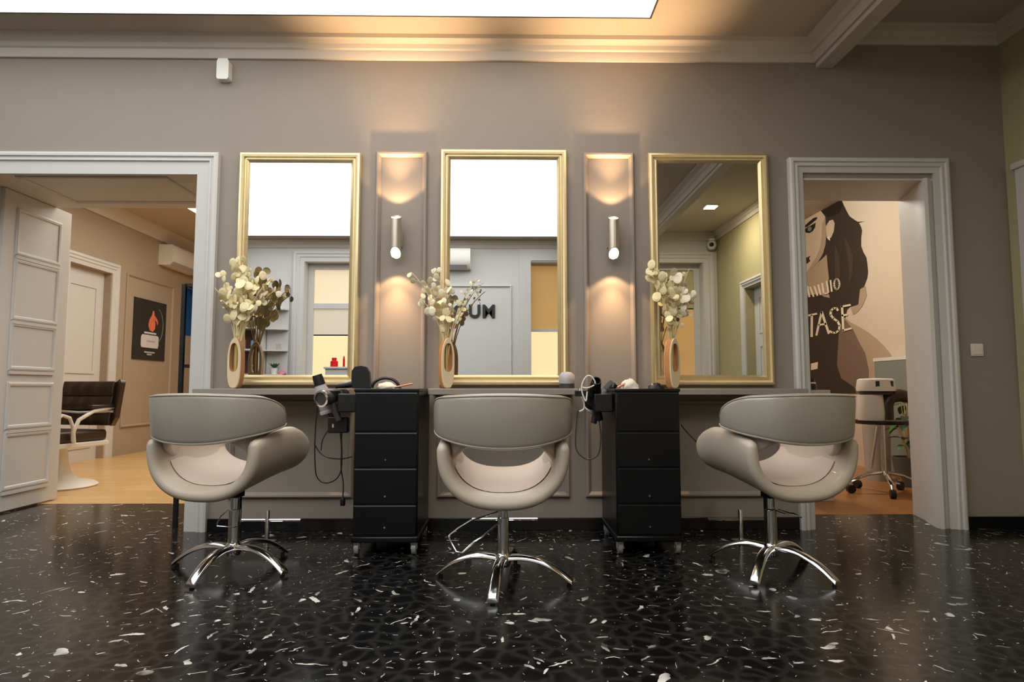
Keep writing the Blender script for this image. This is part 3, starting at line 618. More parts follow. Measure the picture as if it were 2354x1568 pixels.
# switch, motion sensor, downlight, camera
sw = thing('light_switch', 'square cream light switch to the right of the right doorway', 'switch', (3.02, 0, 1.117))
obj('plate', B().box(-.04, .04, -.010, 0, -.04, .04), M['switch'], sw, bevel=.003); obj('rocker', B().box(-.03, .03, -.014, -.009, -.03, .03), M['switch'], sw, bevel=.002)
ms = thing('motion_sensor', 'small white motion sensor on the wall below the cornice', 'sensor', (-1.80, 0, 2.86))
obj('housing', B().prism([(-.038, .0), (-.03, -.012), (.03, -.012), (.038, 0), (.038, .105), (.03, .125), (-.03, .125), (-.038, .105)], fY(0), 0, .055), M['white_plastic'], ms, bevel=.018, seg=4)
obj('base', B().box(-.03, .03, -.006, 0, -.012, .11), M['grey_plastic'], ms, bevel=.004)
dl = thing('downlight', 'square bright downlight in the bay ceiling, seen in the right mirror', 'ceiling light', (2.70, -4.05, ZR))
obj('lens', B().box(-.07, .07, -.07, .07, -.008, -.001), M['downlight'], dl, smooth=0); obj('bezel', B().frame(-.09, .09, -.09, .09, [(0, 0), (0, .01), (.02, .01), (.02, 0)], lambda a, c, h: (a, c, -h)), M['white'], dl, smooth=0)
l = lamp('downlight_beam', 'AREA', (0, 0, -.02), 22, (1, .90, .68), dl, size=.14, shape='SQUARE')
cm = thing('security_camera', 'white dome security camera in the back corner, seen in the right mirror', 'camera', (3.17, YB + .12, 3.04))
obj('mount', B().lathe([(.001, .1), (.05, .1), (.05, .07), (.001, .06)], n=24), M['white_plastic'], cm); obj('body', B().lathe([(.001, -.07), (.04, -.06), (.065, -.03), (.07, .01), (.055, .055), (.03, .07), (.001, .07)], n=24), M['white_plastic'], cm)
obj('lens', B().lathe([(.001, 0), (.035, 0), (.03, .02), (.001, .026)], n=20).xf(Matrix.Translation((-.02, .05, -.0)) @ Matrix.Rotation(-pi / 2, 4, 'X')), M['black_plastic'], cm)

# ------------------------------------------------------------------ salon chairs
def salon_chair(label):
    t = thing('salon_chair', label, 'chair', group='cream salon chairs')
    # bucket shell: arms and seat in one padded sheet
    NV, NU = 30, 40; yb, yf = -.285, .245; rows = []
    for i in range(NV + 1):
        v = i / NV; y = yb + (yf - yb) * (.5 - .5 * cos(pi * v))
        e0 = max(0, 1 - (y - yb) / .03); e1 = max(0, 1 - (yf - y) / .03); h = .028 * sqrt(max(0.003, 1 - max(e0, e1) ** 2))
        vv = (y - yb) / (yf - yb); wd = .252 - .012 * vv; zb = .388 + .075 * vv + .03 * max(0, vv - .75) * 4 * .0; zt = .612 + .046 * sin(pi * min(1, vv * 1.1) * .8)
        if vv > .66: q = (vv - .66) / .34; zt -= .085 * (1 - sqrt(max(0, 1 - q * q)))
        mid = []
        for j in range(NU + 1):
            th = -pi / 2 + pi * j / NU; mid.append(Vector((wd * math.copysign(abs(sin(th)) ** .82, th), y, zt - (zt - zb) * max(0, cos(th)) ** .82)))
        nrm = []
        for j in range(NU + 1):
            a = mid[max(0, j - 1)]; c = mid[min(NU, j + 1)]; d = (c - a); nrm.append(Vector((d.z, 0, -d.x)).normalized())
        row = [mid[j] + nrm[j] * h for j in range(NU + 1)]
        up = Vector((0, 0, 1))
        for k in (1, 2, 3): a = pi * k / 4; row.append(mid[NU] + nrm[NU] * h * cos(a) + up * h * sin(a))
        row += [mid[j] - nrm[j] * h for j in range(NU, -1, -1)]
        for k in (1, 2, 3): a = pi * k / 4; row.append(mid[0] - nrm[0] * h * cos(a) + up * h * sin(a))
        rows.append(row)
    obj('shell', B().grid(rows, closed_u=True, cap=True), M['vinyl'], t, smooth=60)
    # seat cushion inside the bucket
    rows = []
    for i in range(13):
        y = -.20 + .41 * i / 12; vv = (y - yb) / (yf - yb); zb = .388 + .075 * vv + .030; zt = .64; ww = .226
        e = 1 - (abs(i - 6) / 6) ** 6
        rows.append([(ww * math.copysign(abs(sin(th)) ** .82, th) * .98, y, zt - (zt - zb) * cos(th) ** .82 + .012 * e * max(0, cos(th))) for th in [-1.15 + 2.3 * j / 16 for j in range(17)]])
    obj('seat', B().grid(rows), M['vinyl_in'], t, smooth=60)
    # wrap-around back
    def wrap(a_, b_, y0, z_top, z_bot, th, n=2.7, fr=50, lean=.10, N=44, drop=0.5):
        rows = []; top = []; bot = []
        for i in range(N + 1):
            ph = -pi / 2 + pi * i / N; f = abs(ph) / (pi / 2)
            P = lambda p: Vector((a_ * math.copysign(abs(sin(p)) ** (2 / n), sin(p)), y0 - b_ * abs(cos(p)) ** (2 / n), 0))
            p = P(ph); d = P(min(pi / 2, ph + .02)) - P(max(-pi / 2, ph - .02)); nr = Vector((d.y, -d.x, 0)).normalized()
            zt, zb = z_top(abs(p.x) / a_, f), z_bot(abs(p.x) / a_, f)
            g = radians(fr) / (pi / 2)
            if f > g:
                q = (f - g) / (1 - g); k = 1 - sqrt(max(0, 1 - q ** 2.4)); zm = zb + (zt - zb) * .35
                zt = zt - (zt - zm) * k * .92; zb = zb + (zm - zb) * k * .55
            h = th / 2 * (1 if f < .93 else sqrt(max(.02, 1 - ((f - .93) / .07) ** 2))); r = min(h, (zt - zb) / 2.05)
            loop = []
            for k in range(7): an = pi * k / 6; loop.append((cos(an) * h, zt - r + sin(an) * r))
            for k in range(7): an = pi + pi * k / 6; loop.append((cos(an) * h, zb + r + sin(an) * r))
            ly = lambda z: -lean * (z - .63)
            rows.append([(p.x + nr.x * o_, p.y + nr.y * o_ + ly(z_), z_) for o_, z_ in loop])
            top.append((p.x + nr.x * h * .8, p.y + nr.y * h * .8 + ly(zt), zt - r * .35)); bot.append((p.x + nr.x * h * .8, p.y + nr.y * h * .8 + ly(zb), zb + r * .35))
        return B().grid(rows, closed_u=True, cap=True), top, bot
    b, top, bot = wrap(.284, .300, -.045, lambda x, f: .853 - .012 * x ** 2, lambda x, f: .622 + .05 * x ** 2.2, .05)
    bk = obj('backrest', b, M['vinyl_grey'], t, smooth=60)
    obj('piping', B().tube(top, .0045, 6).tube(bot, .0045, 6), M['piping'], bk)
    b, _, _ = wrap(.236, .25, -.06, lambda x, f: .838, lambda x, f: .650 - .115 * x ** 3.5, .035, fr=70)
    obj('back_cushion', b, M['vinyl_in'], t, smooth=60)
    # underside and column
    obj('seat_plate', B().box(-.035, .035, -.045, .03, .345, .42), M['black_metal'], t, bevel=.006)
    obj('column', B().lathe([(.001, .09), (.027, .09), (.027, .285), (.020, .287), (.020, .345), (.001, .345)], n=28), M['chrome'], t)
    obj('sleeve', B().box(-.014, .014, .016, .036, .10, .345), M['black_metal'], t, smooth=0)
    obj('hub', B().lathe([(.001, .068), (.030, .068), (.036, .08), (.036, .118), (.029, .128), (.001, .128)], n=28), M['chrome'], t)
    rows = []
    for i in range(17):
        q = i / 16; r = .02 + .295 * q; z = .105 + .030 * sin(q * pi * .55) - .118 * q ** 2.1; wd = .023 + .002 * q; hh = .013 - .004 * q
        rows.append([(r, wd * c, z + hh * s) for c, s in ((-1, -.6), (-.85, .6), (-.5, 1), (.5, 1), (.85, .6), (1, -.6), (.7, -1), (-.7, -1))])
    lb = B().grid(rows, closed_u=True, cap=True)
    l0 = obj('leg', lb, M['chrome'], t, smooth=50)
    ft = B().lathe([(.001, 0), (.010, 0), (.010, .012), (.001, .012)], (.300, 0, 0), n=14); f0 = obj('foot_pad', ft, M['black_plastic'], l0)
    for k in (1, 2, 3):
        l_ = l0.copy(); COL.objects.link(l_); l_.parent = t; l_.rotation_euler = (0, 0, k * pi / 2)
        g = f0.copy(); COL.objects.link(g); g.parent = l_
    lv = obj('pump_lever', B().tube([(.02, -.04, .01), (.09, -.045, -.025), (.135, -.05, -.045), (.19, -.055, -.09), (.225, -.05, -.125), (.225, -.03, -.135), (.19, .045, -.172), (.165, .055, -.17), (.12, .055, -.115), (.09, .05, -.095), (.02, .038, -.025)], .0042, 8), M['chrome'], t)
    lv.location = (0, 0, .29)
    return t
def pose(t, loc, rz, leg_world, lever_world, lever_tilt=(0, 0, 1, .29)):
    t.location = loc; t.rotation_euler = (0, 0, rz); k = 0
    for c in t.children:
        if c.name.startswith('leg'): c.rotation_euler = (0, 0, radians(leg_world[k]) - rz); k += 1
        if c.name.startswith('pump_lever'): c.rotation_euler = (lever_tilt[0], lever_tilt[1], lever_world - rz); c.scale = (lever_tilt[2],) * 3; c.location = (0, 0, lever_tilt[3])
ch = salon_chair('cream salon chair facing the middle mirror, its back to us')
ch2 = dup(ch, 'cream salon chair nearest the left doorway, its right arm side in view')
ch3 = dup(ch, 'cream salon chair nearest the right doorway, its left arm side in view')
pose(ch, (.0, -1.03, 0), 0.0, (262, 348, 78, 165), radians(188), (0, radians(-9), 1, .29))
pose(ch2, (-1.31, -.82, 0), radians(-10), (260, 338, 60, 170), radians(-94), (radians(24), radians(-16), .66, .285))
pose(ch3, (1.30, -.87, 0), radians(10), (233, 305, 38, 137), radians(-95), (radians(26), radians(-36), .72, .285))
# footrests fixed to the floor
def footrest(x, y, label):
    t = thing('footrest', label, 'footrest', (x, y, 0), group='chrome footrests')
    obj('post', B().lathe([(.001, 0), (.055, 0), (.055, .006), (.013, .01), (.013, .17), (.011, .175), (.001, .175)], n=20), M['chrome'], t)
    obj('crossbar', B().tube([(-.19, 0, .118), (.19, 0, .118)], .009, 10), M['chrome'], t)
    return t
f1 = footrest(0.01, -.25, 'chrome T-bar footrest behind the middle chair')
f2 = dup(f1, 'chrome T-bar footrest beside the chair nearest the left doorway', (-1.355, -.26, 0))
f3 = dup(f1, 'chrome T-bar footrest beside the chair nearest the right doorway', (1.372, -.28, 0))

# ------------------------------------------------------------------ trolleys
def trolley(x0, x1, y0, y1, label, side, lip):
    t = thing('drawer_trolley', label, 'trolley', ((x0 + x1) / 2, (y0 + y1) / 2, 0), group='black salon trolleys')
    hw, hd = (x1 - x0) / 2, (y1 - y0) / 2
    b = B().box(-hw, hw, -hd + .012, hd, .095, .862); obj('body', b, M['black_gloss'], t, bevel=.006)
    obj('top_tray', B().box(-hw - .003, hw + .003, -hd, hd + .003, .855, .872), M['black_gloss'], t, bevel=.004)
    obj('base', B().box(-hw - .006, hw + .006, -hd - .004, hd, .068, .10), M['black_gloss'], t, bevel=.008)
    for z0, z1 in ((.108, .262), (.268, .452), (.458, .640), (.646, .852)):
        d = obj('drawer', B().box(-hw + .006, hw - .006, -hd, -hd + .016, z0, z1), M['black_gloss'], t, bevel=.004)
        obj('lip', B().box(-hw + .008, hw - .008, -hd - .005, -hd + .001, z1 - .007, z1 - .001), M[lip], d, smooth=0)
        if z0 < .5: obj('lock', B().lathe([(.001, 0), (.006, 0), (.005, .006), (.001, .006)], n=12).xf(Matrix.Translation((0, -hd, z0 + .04)) @ Matrix.Rotation(pi / 2, 4, 'X')), M['chrome'], d)
    for sx in (-1, 1):
        for sy in (-1, 1):
            cx, cy = sx * (hw - .02), sy * (hd - .04)
            c = obj('caster', B().tube([(cx - .011, cy, .032), (cx + .011, cy, .032)], .032, 20), M['clear'], t)
            obj('fork', B().box(cx - .016, cx + .016, cy - .02, cy + .012, .05, .07).box(cx - .017, cx - .013, cy - .014, cy + .01, .03, .06).box(cx + .013, cx + .017, cy - .014, cy + .01, .03, .06), M['grey_plastic'], c, smooth=0)
    # holder for tools on the outer side
    s = -1; hx = s * hw
    th = obj('tool_holder', B().box(hx - .105, hx - .004, -hd + .06, -hd + .15, .745, .845), M['black_plastic'], t, bevel=.006)
    obj('holder_ring', B().lathe([(.042, 0), (.052, 0), (.052, .03), (.042, .03), (.042, 0)], (hx - .155, -hd + .105, .83), n=24, cap=False), M['black_plastic'], th)
    return t
M['lip'] = mat('worn_drawer_edge', S(92, 92, 94), 0.3, var=0.1)
M['lip_dark'] = mat('black_drawer_edge', S(34, 34, 36), 0.3, var=0.1)
trolley(-.790, -.450, -.60, -.10, 'black drawer trolley with pale drawer edges between left and middle chairs', -1, 'lip')
trolley(.600, .945, -.60, -.10, 'plain black drawer trolley between the middle and right chairs', -1, 'lip_dark')

# ------------------------------------------------------------------ hair tools
def basis(d):
    d = Vector(d).normalized(); return Vector((0, 0, 1)).rotation_difference(d).to_matrix().to_4x4()
def hair_dryer(label, loc, axis, handle, body_m, rim_m, group='hair dryers'):
    t = thing('hair_dryer', label, 'hair dryer', loc, group=group); R = basis(axis)
    obj('barrel', B().lathe([(.001, -.075), (.034, -.075), (.042, -.06), (.043, 0), (.038, .05), (.030, .075), (.030, .08), (.001, .08)], n=26).xf(R), M[body_m], t, smooth=40)
    obj('nozzle', B().lathe([(.027, .08), (.031, .082), (.029, .12), (.026, .14), (.022, .14), (.022, .09)], n=24).xf(R), M['black_plastic'], t, smooth=40)
    obj('rear_ring', B().lathe([(.036, -.085), (.045, -.082), (.046, -.068), (.042, -.062), (.034, -.07), (.036, -.085)], n=26, cap=False).xf(R), M[rim_m], t, smooth=40)
    h = Vector(handle)
    hd = obj('handle', B().tube([(0, 0, 0), h * .35, h * .7, h], [.024, .021, .019, .017], 14), M[body_m if body_m != 'grey_plastic' else 'black_plastic'], t)
    return t
hair_dryer('grey hair dryer pointing up, at the left edge of the left ledge trolley', (-1.0, -.42, .815), (-.30, -.1, 1), (.07, .02, -.14), 'grey_plastic', 'grey_plastic')
b = hair_dryer('silver rimmed black hair dryer hanging end-on in the left trolley holder', (-.945, -.50, .828), (.35, .9, .12), (.05, 0, -.13), 'dark_grey', 'chrome')
br = thing('paddle_brush', 'large black paddle brush standing up on the left trolley', 'brush', (-.80, -.40, .872))
obj('head', B().prism([(-.045, .0), (-.052, .05), (-.05, .10), (-.035, .122), (.0, .128), (.03, .122), (.048, .09), (.053, .03), (.05, 0)], fY(0), -.02, .02), M['black_plastic'], br, bevel=.008, seg=3)
obj('handle', B().tube([(-.03, 0, .03), (-.08, -.005, .02), (-.14, -.02, .013)], [.02, .016, .013], 10), M['black_plastic'], br)
hb = thing('hair_band', 'black arched hair band beside white cloth on left trolley', 'hair band', (-.66, -.42, .872))
obj('band', B().tube([(-.075 * cos(t_), 0, .055 * sin(t_) + .004) for t_ in [i * pi / 12 for i in range(13)]], .009, 8), M['black_plastic'], hb)
def lump(name, loc, sx, sy, sz, m, label, cat, seed=1):
    r_ = random.Random(seed); rows = []
    for i in range(7):
        th = (pi / 2) * i / 6
        rows.append([(sx * cos(th) * cos(a) * (1 + r_.uniform(-.18, .18)) + .0005, sy * cos(th) * sin(a) * (1 + r_.uniform(-.18, .18)), sz * sin(th) * (1 + r_.uniform(-.2, .2) * (i > 0))) for a in [2 * pi * k / 12 for k in range(12)]])
    o = obj(name, B().grid(rows, closed_u=True, cap=True), m, smooth=70); o.location = loc; tag(o, label, cat); return o
lump('folded_cloth', (-.665, -.36, .872), .06, .045, .034, M['tissue'], 'white crumpled cloth under the black hair band', 'cloth', 2)
cb = thing('tail_comb', 'peach and black comb lying on the left trolley top', 'comb', (-.555, -.45, .873))
obj('spine', B().tube([(-.05, 0, .006), (.05, .0, .026)], .005, 8), M['peach_cloth'], cb); obj('teeth', B().box(-.045, -.01, -.02, .0, 0, .006), M['black_plastic'], cb)
lump('tissue', (.71, -.42, .872), .05, .04, .052, M['tissue'], 'crumpled white tissue on top of the right trolley', 'tissue', 5)
lump('hair_clip', (.865, -.40, .872), .045, .03, .03, M['black_plastic'], 'black hair clip on right trolley near the wooden vase', 'clip', 9)
cb2 = thing('comb', 'small peach comb beside the tissue on the right trolley', 'comb', (.66, -.46, .873))
obj('spine', B().tube([(-.025, 0, .004), (.03, .03, .03)], .006, 8), M['peach_cloth'], cb2); obj('teeth', B().tube([(-.05, 0, .004), (-.04, .01, .03)], .006, 8), M['black_plastic'], cb2)
# right-hand tools
gl = thing('spray_bottle', 'bottle with rounded pale grey top at right end of middle ledge', 'bottle', (.385, -.16, .872))
obj('cap', B().lathe([(.046, .03), (.05, .05), (.046, .08), (.03, .098), (.001, .102)], n=26, cap=False), M['grey_plastic'], gl); obj('body', B().lathe([(.001, 0), (.046, 0), (.046, .03), (.001, .03)], n=26), M['dark_grey'], gl)
hair_dryer('black hair dryer with white cord looped over it, left of right trolley', (.505, -.44, .835), (.0, -.85, .6), (.04, .02, -.14), 'black_plastic', 'black_plastic')
hair_dryer('grey hair dryer tucked behind the black one by the right trolley', (.555, -.29, .80), (.6, -.1, .7), (-.03, 0, -.13), 'dark_grey', 'grey_plastic')
def cord(name, pts, r, m, label):
    # smooth the polyline with Catmull-Rom
    P = [Vector(p) for p in pts]; out = []
    for i in range(len(P) - 1):
        p0, p1, p2, p3 = P[max(i - 1, 0)], P[i], P[i + 1], P[min(i + 2, len(P) - 1)]
        for k in range(6):
            t = k / 6; out.append(.5 * ((2 * p1) + (p2 - p0) * t + (2 * p0 - 5 * p1 + 4 * p2 - p3) * t * t + (3 * p1 - p0 - 3 * p2 + p3) * t ** 3))
    out.append(P[-1]); o = obj(name, B().tube(out, r, 6), M[m]); tag(o, label, 'cord'); return o
Yc = -.40
A = lambda x, y, Y=Yc: tuple(atY(x, y, Y))
cord('dryer_cord', [A(732, 912), A(727, 960), A(724, 1010), A(724, 1060), A(728, 1095), A(745, 1110), A(768, 1105), A(783, 1085), A(786, 1050), A(785, 1010), A(787, 985)], .0035, 'black_metal', 'black cord looping low from the grey dryer beside the left trolley')
cord('dryer_cord', [A(735, 915, -.44), A(742, 935, -.44), A(752, 950, -.44), A(762, 965, -.44), A(757, 985, -.44), A(742, 1010, -.44), A(738, 1036, -.44)], .003, 'black_metal', 'short black cord dangling beneath the grey dryer')
cord('dryer_cord', [A(722, 1020, -.36), A(735, 1040, -.36), A(755, 1052, -.36), A(785, 1055, -.36), A(810, 1050, -.36)], .0035, 'black_metal', 'black cord sagging sideways into the left trolley')
pc = cord('plug_cord', [A(781, 985, -.34), A(785, 1030, -.34), A(784, 1075, -.34), A(789, 1110, -.34), A(788, 1145, -.34)], .0035, 'black_metal', 'black cord hanging straight down with plug beside the left trolley')
q = A(788, 1150, -.34); obj('plug', B().lathe([(.001, -.03), (.014, -.03), (.016, 0), (.006, .02), (.001, .02)], q, n=12), M['black_plastic'], pc)
bx = thing('charger_box', 'black charger box hanging below the left trolley tool holder', 'charger', A(778, 995, -.44))
obj('case', B().box(-.055, .055, -.02, .03, 0, .088), M['black_plastic'], bx, bevel=.006); obj('button', B().box(-.03, -.02, -.024, -.019, .03, .05), M['grey_plastic'], bx); obj('hook', B().tube([(-.035, .0, .085), (-.035, 0, .20), (-.02, .01, .22), (.0, .03, .205)], .008, 8), M['black_plastic'], bx)
cord('white_cord', [A(1333, 893, -.50), A(1334, 910, -.50), A(1342, 925, -.50), A(1342, 940, -.50), A(1332, 946, -.50)], .0045, 'white_plastic', 'white cord hanging at the left of the black dryer')
cord('white_cord', [A(1337, 890, -.56), A(1350, 892, -.56), A(1368, 883, -.56), A(1362, 868, -.56), A(1352, 864, -.56), A(1343, 872, -.56), A(1337, 890, -.56), A(1340, 908, -.56), A(1347, 922, -.56), A(1350, 900, -.56)], .004, 'white_plastic', 'white cord looped over the nozzle of the black dryer')
cord('dryer_cord', [A(1328, 945, -.42), A(1324, 990, -.42), A(1324, 1030, -.42), A(1338, 1050, -.42), A(1355, 1056, -.42), A(1375, 1045, -.42), A(1381, 1010, -.42), A(1378, 970, -.42), A(1376, 950, -.42)], .0035, 'dark_grey', 'grey cord looping low beside the right trolley')
cord('dryer_cord', [A(1565, 975, -.45), A(1572, 985, -.45), A(1585, 1000, -.40), A(1600, 1015, -.3), A(1620, 1040, -.05)], .003, 'black_metal', 'thin black cord at the right side of the right trolley')

# ------------------------------------------------------------------ vases with dried honesty
def vase(label):
    t = thing('vase', label, 'vase', group='arched wooden vases'); n = 48
    def outer(a):
        x, z = cos(a), sin(a)
        if z >= 0: return (.043 * x * (1 - .12 * z), .19 + .115 * z)
        return (.043 * math.copysign(abs(x) ** .75, x), .19 + .19 * math.copysign(abs(z) ** .55, z))
    def inner(a):
        x, z = cos(a), sin(a)
        return (.027 * math.copysign(abs(x) ** .7, x), .19 + (.082 * z if z >= 0 else .09 * math.copysign(abs(z) ** .45, z)))
    A_ = [2 * pi * (i + .5) / n for i in range(n)]; d = .028; b = B()
    of = [outer(a) for a in A_]; inn = [inner(a) for a in A_]
    sh = lambda p, k: (p[0] * k, .19 + (p[1] - .19) * (1 - (1 - k) * .4))
    L = [[(x, -d, z) for x, z in [sh(p, .93) for p in of]], [(x, -d + .006, z) for x, z in of], [(x, d - .006, z) for x, z in of], [(x, d, z) for x, z in [sh(p, .93) for p in of]], [(x, d, z) for x, z in inn], [(x, -d, z) for x, z in inn]]
    for i in range(6): b.grid([L[i], L[(i + 1) % 6]], closed_u=True, mi=1 if i in (1, 4) else 0)
    obj('body', b, [M['cream_wood'], M['tan_wood']], t, smooth=40)
    obj('tube', B().lathe([(.001, .095), (.013, .098), (.013, .318), (.010, .318), (.010, .30), (.001, .30)], n=18), M['brass_tube'], t)
    return t
YV = -.165
v1 = vase('cream arched vase on the ledge by the left doorway')
v1.location = (*atY(541, 889, YV).xy, .872); v1.rotation_euler = (0, 0, radians(-8))
v2 = dup(v1, 'cream arched vase at the left end of the middle ledge', (*atY(1026, 889, YV).xy, .872), radians(28))
v3 = dup(v1, 'tan arched vase turned sideways at left end of the right ledge', (*atY(1546, 889, YV).xy, .872), radians(30))
def bouquet(vz, tips, label, seed):
    t = thing('dried_flowers', label, 'dried flowers', (vz.location.x, vz.location.y, .872 + .30), group='dried honesty stems'); r_ = random.Random(seed)
    o0 = Vector((vz.location.x, vz.location.y, .872 + .30))
    for ti, (px, py, dy, np_, rad, pale) in enumerate(tips):
        tip = Vector(atY(px, py, YV + dy)) - o0; b0 = Vector((r_.uniform(-.006, .006), r_.uniform(-.006, .006), -.15))
        c1 = Vector((tip.x * .12, tip.y * .12, tip.z * .40)); c2 = Vector((tip.x * .62, tip.y * .62, tip.z * .80)); pts = []
        for i in range(13):
            s = i / 12; pts.append(b0 * (1 - s) ** 3 + c1 * 3 * s * (1 - s) ** 2 + c2 * 3 * s * s * (1 - s) + tip * s ** 3)
        st_ = obj('stem', B().tube(pts, [.0038 - .0016 * i / 12 for i in range(13)], 5), M['stem'], t); b = B()
        np_ = int(np_ * 1.6) if np_ > 2 else np_
        for k in range(np_):
            s = .50 + .50 * (k + .5) / np_; i = min(11, int(s * 12)); base = pts[i].lerp(pts[i + 1], s * 12 - i)
            off = Vector((r_.gauss(0, 1), r_.gauss(0, .6), r_.gauss(.2, .8))).normalized() * r_.uniform(.016, .042)
            c = base + off; nr = Vector((r_.gauss(0, .6), -1, r_.gauss(0, .6))).normalized(); u = nr.cross(Vector((0, 0, 1))).normalized(); v_ = nr.cross(u)
            R_ = rad * r_.uniform(.7, 1.22); m_ = 14; cup = R_ * .18
            ring = [c + (u * cos(2 * pi * j / m_) * .88 + v_ * sin(2 * pi * j / m_)) * R_ + nr * cup * cos(4 * pi * j / m_) * .4 for j in range(m_)]
            ring2 = [c + (u * cos(2 * pi * j / m_) * .88 + v_ * sin(2 * pi * j / m_)) * R_ * .55 + nr * cup * .5 for j in range(m_)]
            b.grid([ring, ring2], closed_u=True); b.add(ring2, [tuple(range(m_))]); b.tube([base, c], .0011, 4)
        obj('seed_pods', b, M['pod_pale' if pale else 'pod'], st_, smooth=60)
    return t
bouquet(v1, [(508, 632, 0, 7, .024, 0), (548, 596, -.03, 10, .026, 0), (575, 612, .04, 9, .026, 0), (520, 680, -.05, 7, .026, 0), (598, 640, 0, 9, .026, 0), (560, 660, -.05, 10, .028, 0), (632, 668, .03, 5, .020, 1), (622, 640, -.02, 5, .018, 0), (494, 662, .02, 1, .008, 1), (575, 700, -.05, 8, .026, 0)], 'cream dried honesty in the vase by the left doorway', 11)
bouquet(v2, [(945, 625, -.02, 3, .018, 0), (978, 650, 0, 7, .024, 1), (968, 690, -.04, 6, .024, 1), (1005, 618, 0, 7, .020, 1), (1024, 650, -.03, 6, .022, 1), (1100, 640, .03, 5, .010, 1), (1066, 702, .02, 3, .018, 0), (1112, 650, -.02, 4, .009, 1), (1015, 700, -.05, 7, .024, 0), (1045, 690, .0, 4, .018, 1)], 'cream dried honesty leaning left in the vase on the middle ledge', 23)
bouquet(v3, [(1492, 612, -.03, 9, .026, 0), (1512, 622, -.02, 8, .024, 0), (1552, 622, 0, 7, .026, 1), (1585, 618, .02, 3, .014, 1), (1575, 660, -.02, 8, .026, 1), (1602, 680, 0, 4, .018, 1), (1545, 670, -.05, 10, .028, 0), (1540, 715, -.04, 7, .024, 0), (1582, 708, .02, 3, .018, 1), (1530, 650, .02, 8, .026, 0)], 'cream dried honesty in the vase on the right ledge', 31)

# ------------------------------------------------------------------ product corner at the back (seen in the left mirror)
su = thing('product_shelf', 'white open shelf unit with products, seen reflected in the left mirror', 'shelf', (-4.1, YB + .02, 0))
obj('side_panel', B().box(.50, .54, 0, .34, 0, 2.45), M['white'], su, smooth=0); obj('side_panel', B().box(-.54, -.50, 0, .34, 0, 2.45), M['white'], su, smooth=0)
obj('back_panel', B().box(-.5, .5, 0, .015, 0, 2.45), M['brown_shelf'], su, smooth=0)
for z in (.3, .68, 1.06, 1.42, 1.74, 2.04, 2.42): obj('shelf', B().box(-.5, .5, .015, .33, z, z + .025), M['white'], su, smooth=0)
cs = thing('corner_shelf', 'small white corner shelves beside the window, seen in the left mirror', 'shelf', (-3.40, YB + .02, 0))
obj('back_panel', B().box(-.15, .17, 0, .02, .0, 2.42), M['white'], cs, smooth=0)
for z in (1.06, 1.42, 1.74, 2.04): obj('shelf', B().prism([(-.15, .02), (.17, .02), (.13, .14), (.0, .19), (-.15, .2)], lambda a, c, h: (a, c, h), z, z + .02), M['white'], cs, smooth=0)
r_ = random.Random(4); k = 0
colr = ['paleblue', 'white_plastic', 'dark_grey', 'peach_cloth', 'white_plastic', 'pink', 'grey_plastic', 'red']
nm = {'paleblue': 'pale blue', 'white_plastic': 'white', 'dark_grey': 'dark grey', 'peach_cloth': 'peach', 'pink': 'pink', 'grey_plastic': 'light grey', 'red': 'red'}
nth = ['lowest', 'second lowest', 'middle', 'second highest', 'highest']
for zi, z in enumerate((1.085, 1.445, 1.765, 2.065)):
    used = []
    for xi in range(7):
        m_ = colr[(k * 3 + zi) % 8]; k += 1; h = r_.uniform(.12, .20); rr = r_.uniform(.026, .038); x = -4.1 - .40 + xi * .135
        o = thing('product_bottle', '%s product bottle, number %d from the window on %s visible shelf' % (nm[m_], 7 - xi, ('lowest', 'second lowest', 'second highest', 'highest')[zi]), 'bottle', (x, YB + .2, z), group='product bottles on the white shelf unit')
        obj('body', B().lathe([(.001, 0), (rr, 0), (rr, h * .7), (rr * .5, h * .82), (.001, h * .82)], n=14), M[m_], o); obj('cap', B().lathe([(.001, h * .82), (rr * .45, h * .82), (rr * .45, h), (.001, h)], n=12), M['white_plastic' if k % 2 else 'black_plastic'], o)
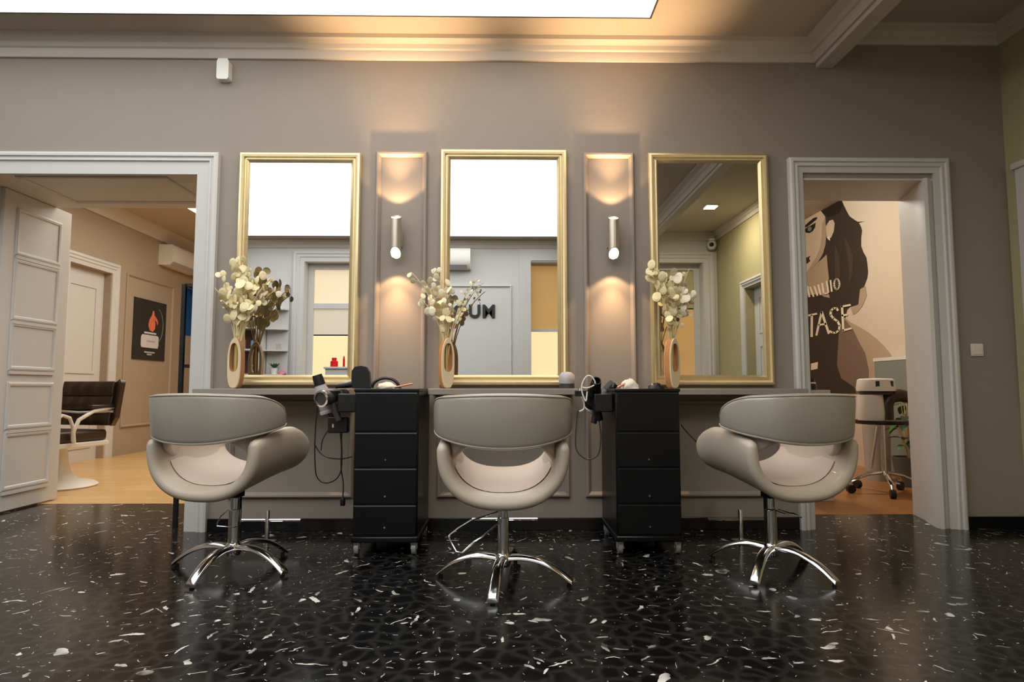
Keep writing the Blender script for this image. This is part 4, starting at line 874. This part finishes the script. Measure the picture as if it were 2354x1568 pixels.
fp = thing('small_plant', 'small green plant in white pot on the lowest corner shelf', 'plant', (-3.40, YB + .12, 1.08))
obj('pot', B().lathe([(.001, 0), (.04, 0), (.05, .09), (.001, .085)], n=16), M['white_plastic'], fp); b = B()
for i in range(12):
    a = i * 2.4; d = Vector((cos(a), sin(a), .9)).normalized(); s_ = Vector((-sin(a), cos(a), 0)); c = Vector((0, 0, .085)); b.grid([[c + d * .12 * q_ - s_ * .018 * sin(pi * q_ * .95 + .1), c + d * .12 * q_ + s_ * .018 * sin(pi * q_ * .95 + .1)] for q_ in (0, .3, .6, 1)])
obj('foliage', b, M['leaf'], fp)
o = lump('pink_cloth', (-3.29, YB + .10, 1.08), .06, .06, .05, M['pink'], 'pink crumpled cloth on the lowest corner shelf', 'cloth', 8)
o = obj('photo_card', B().box(-.035, .035, -.01, .01, 0, .09), M['grey_plastic'], smooth=0); o.location = (-3.35, YB + .12, 1.44); tag(o, 'small grey card on the second lowest corner shelf', 'card')
rd = thing('reception_desk', 'white counter with red bottles on top, seen in the left mirror', 'counter', (-2.25, YB + .32, 0))
obj('body', B().box(-.30, .35, -.14, .14, 0, 1.15), M['white'], rd, bevel=.004); obj('counter_top', B().box(-.32, .37, -.16, .16, 1.15, 1.18), M['white'], rd, bevel=.004)
rb = thing('red_bottle', 'squat red bottle on the white counter, seen in the left mirror', 'bottle', (-2.46, YB + .32, 1.18), group='red bottles on the counter')
obj('body', B().lathe([(.001, 0), (.055, 0), (.055, .08), (.03, .10), (.001, .10)], n=18), M['red'], rb); obj('cap', B().lathe([(.001, .10), (.035, .10), (.035, .135), (.001, .135)], n=14), M['red'], rb)
o = obj('red_box', B().box(-.05, .05, -.04, .04, 0, .16), M['red'], bevel=.003); o.location = (-2.18, YB + .32, 1.18); tag(o, 'red carton at the far end of the white counter, seen in the left mirror', 'box')
o = obj('red_tube', B().lathe([(.001, 0), (.018, 0), (.016, .12), (.008, .16), (.001, .16)], (-2.32, YB + .32, 1.18), n=14), M['red']); tag(o, 'slim red tube between bottle and carton on the white counter', 'bottle')
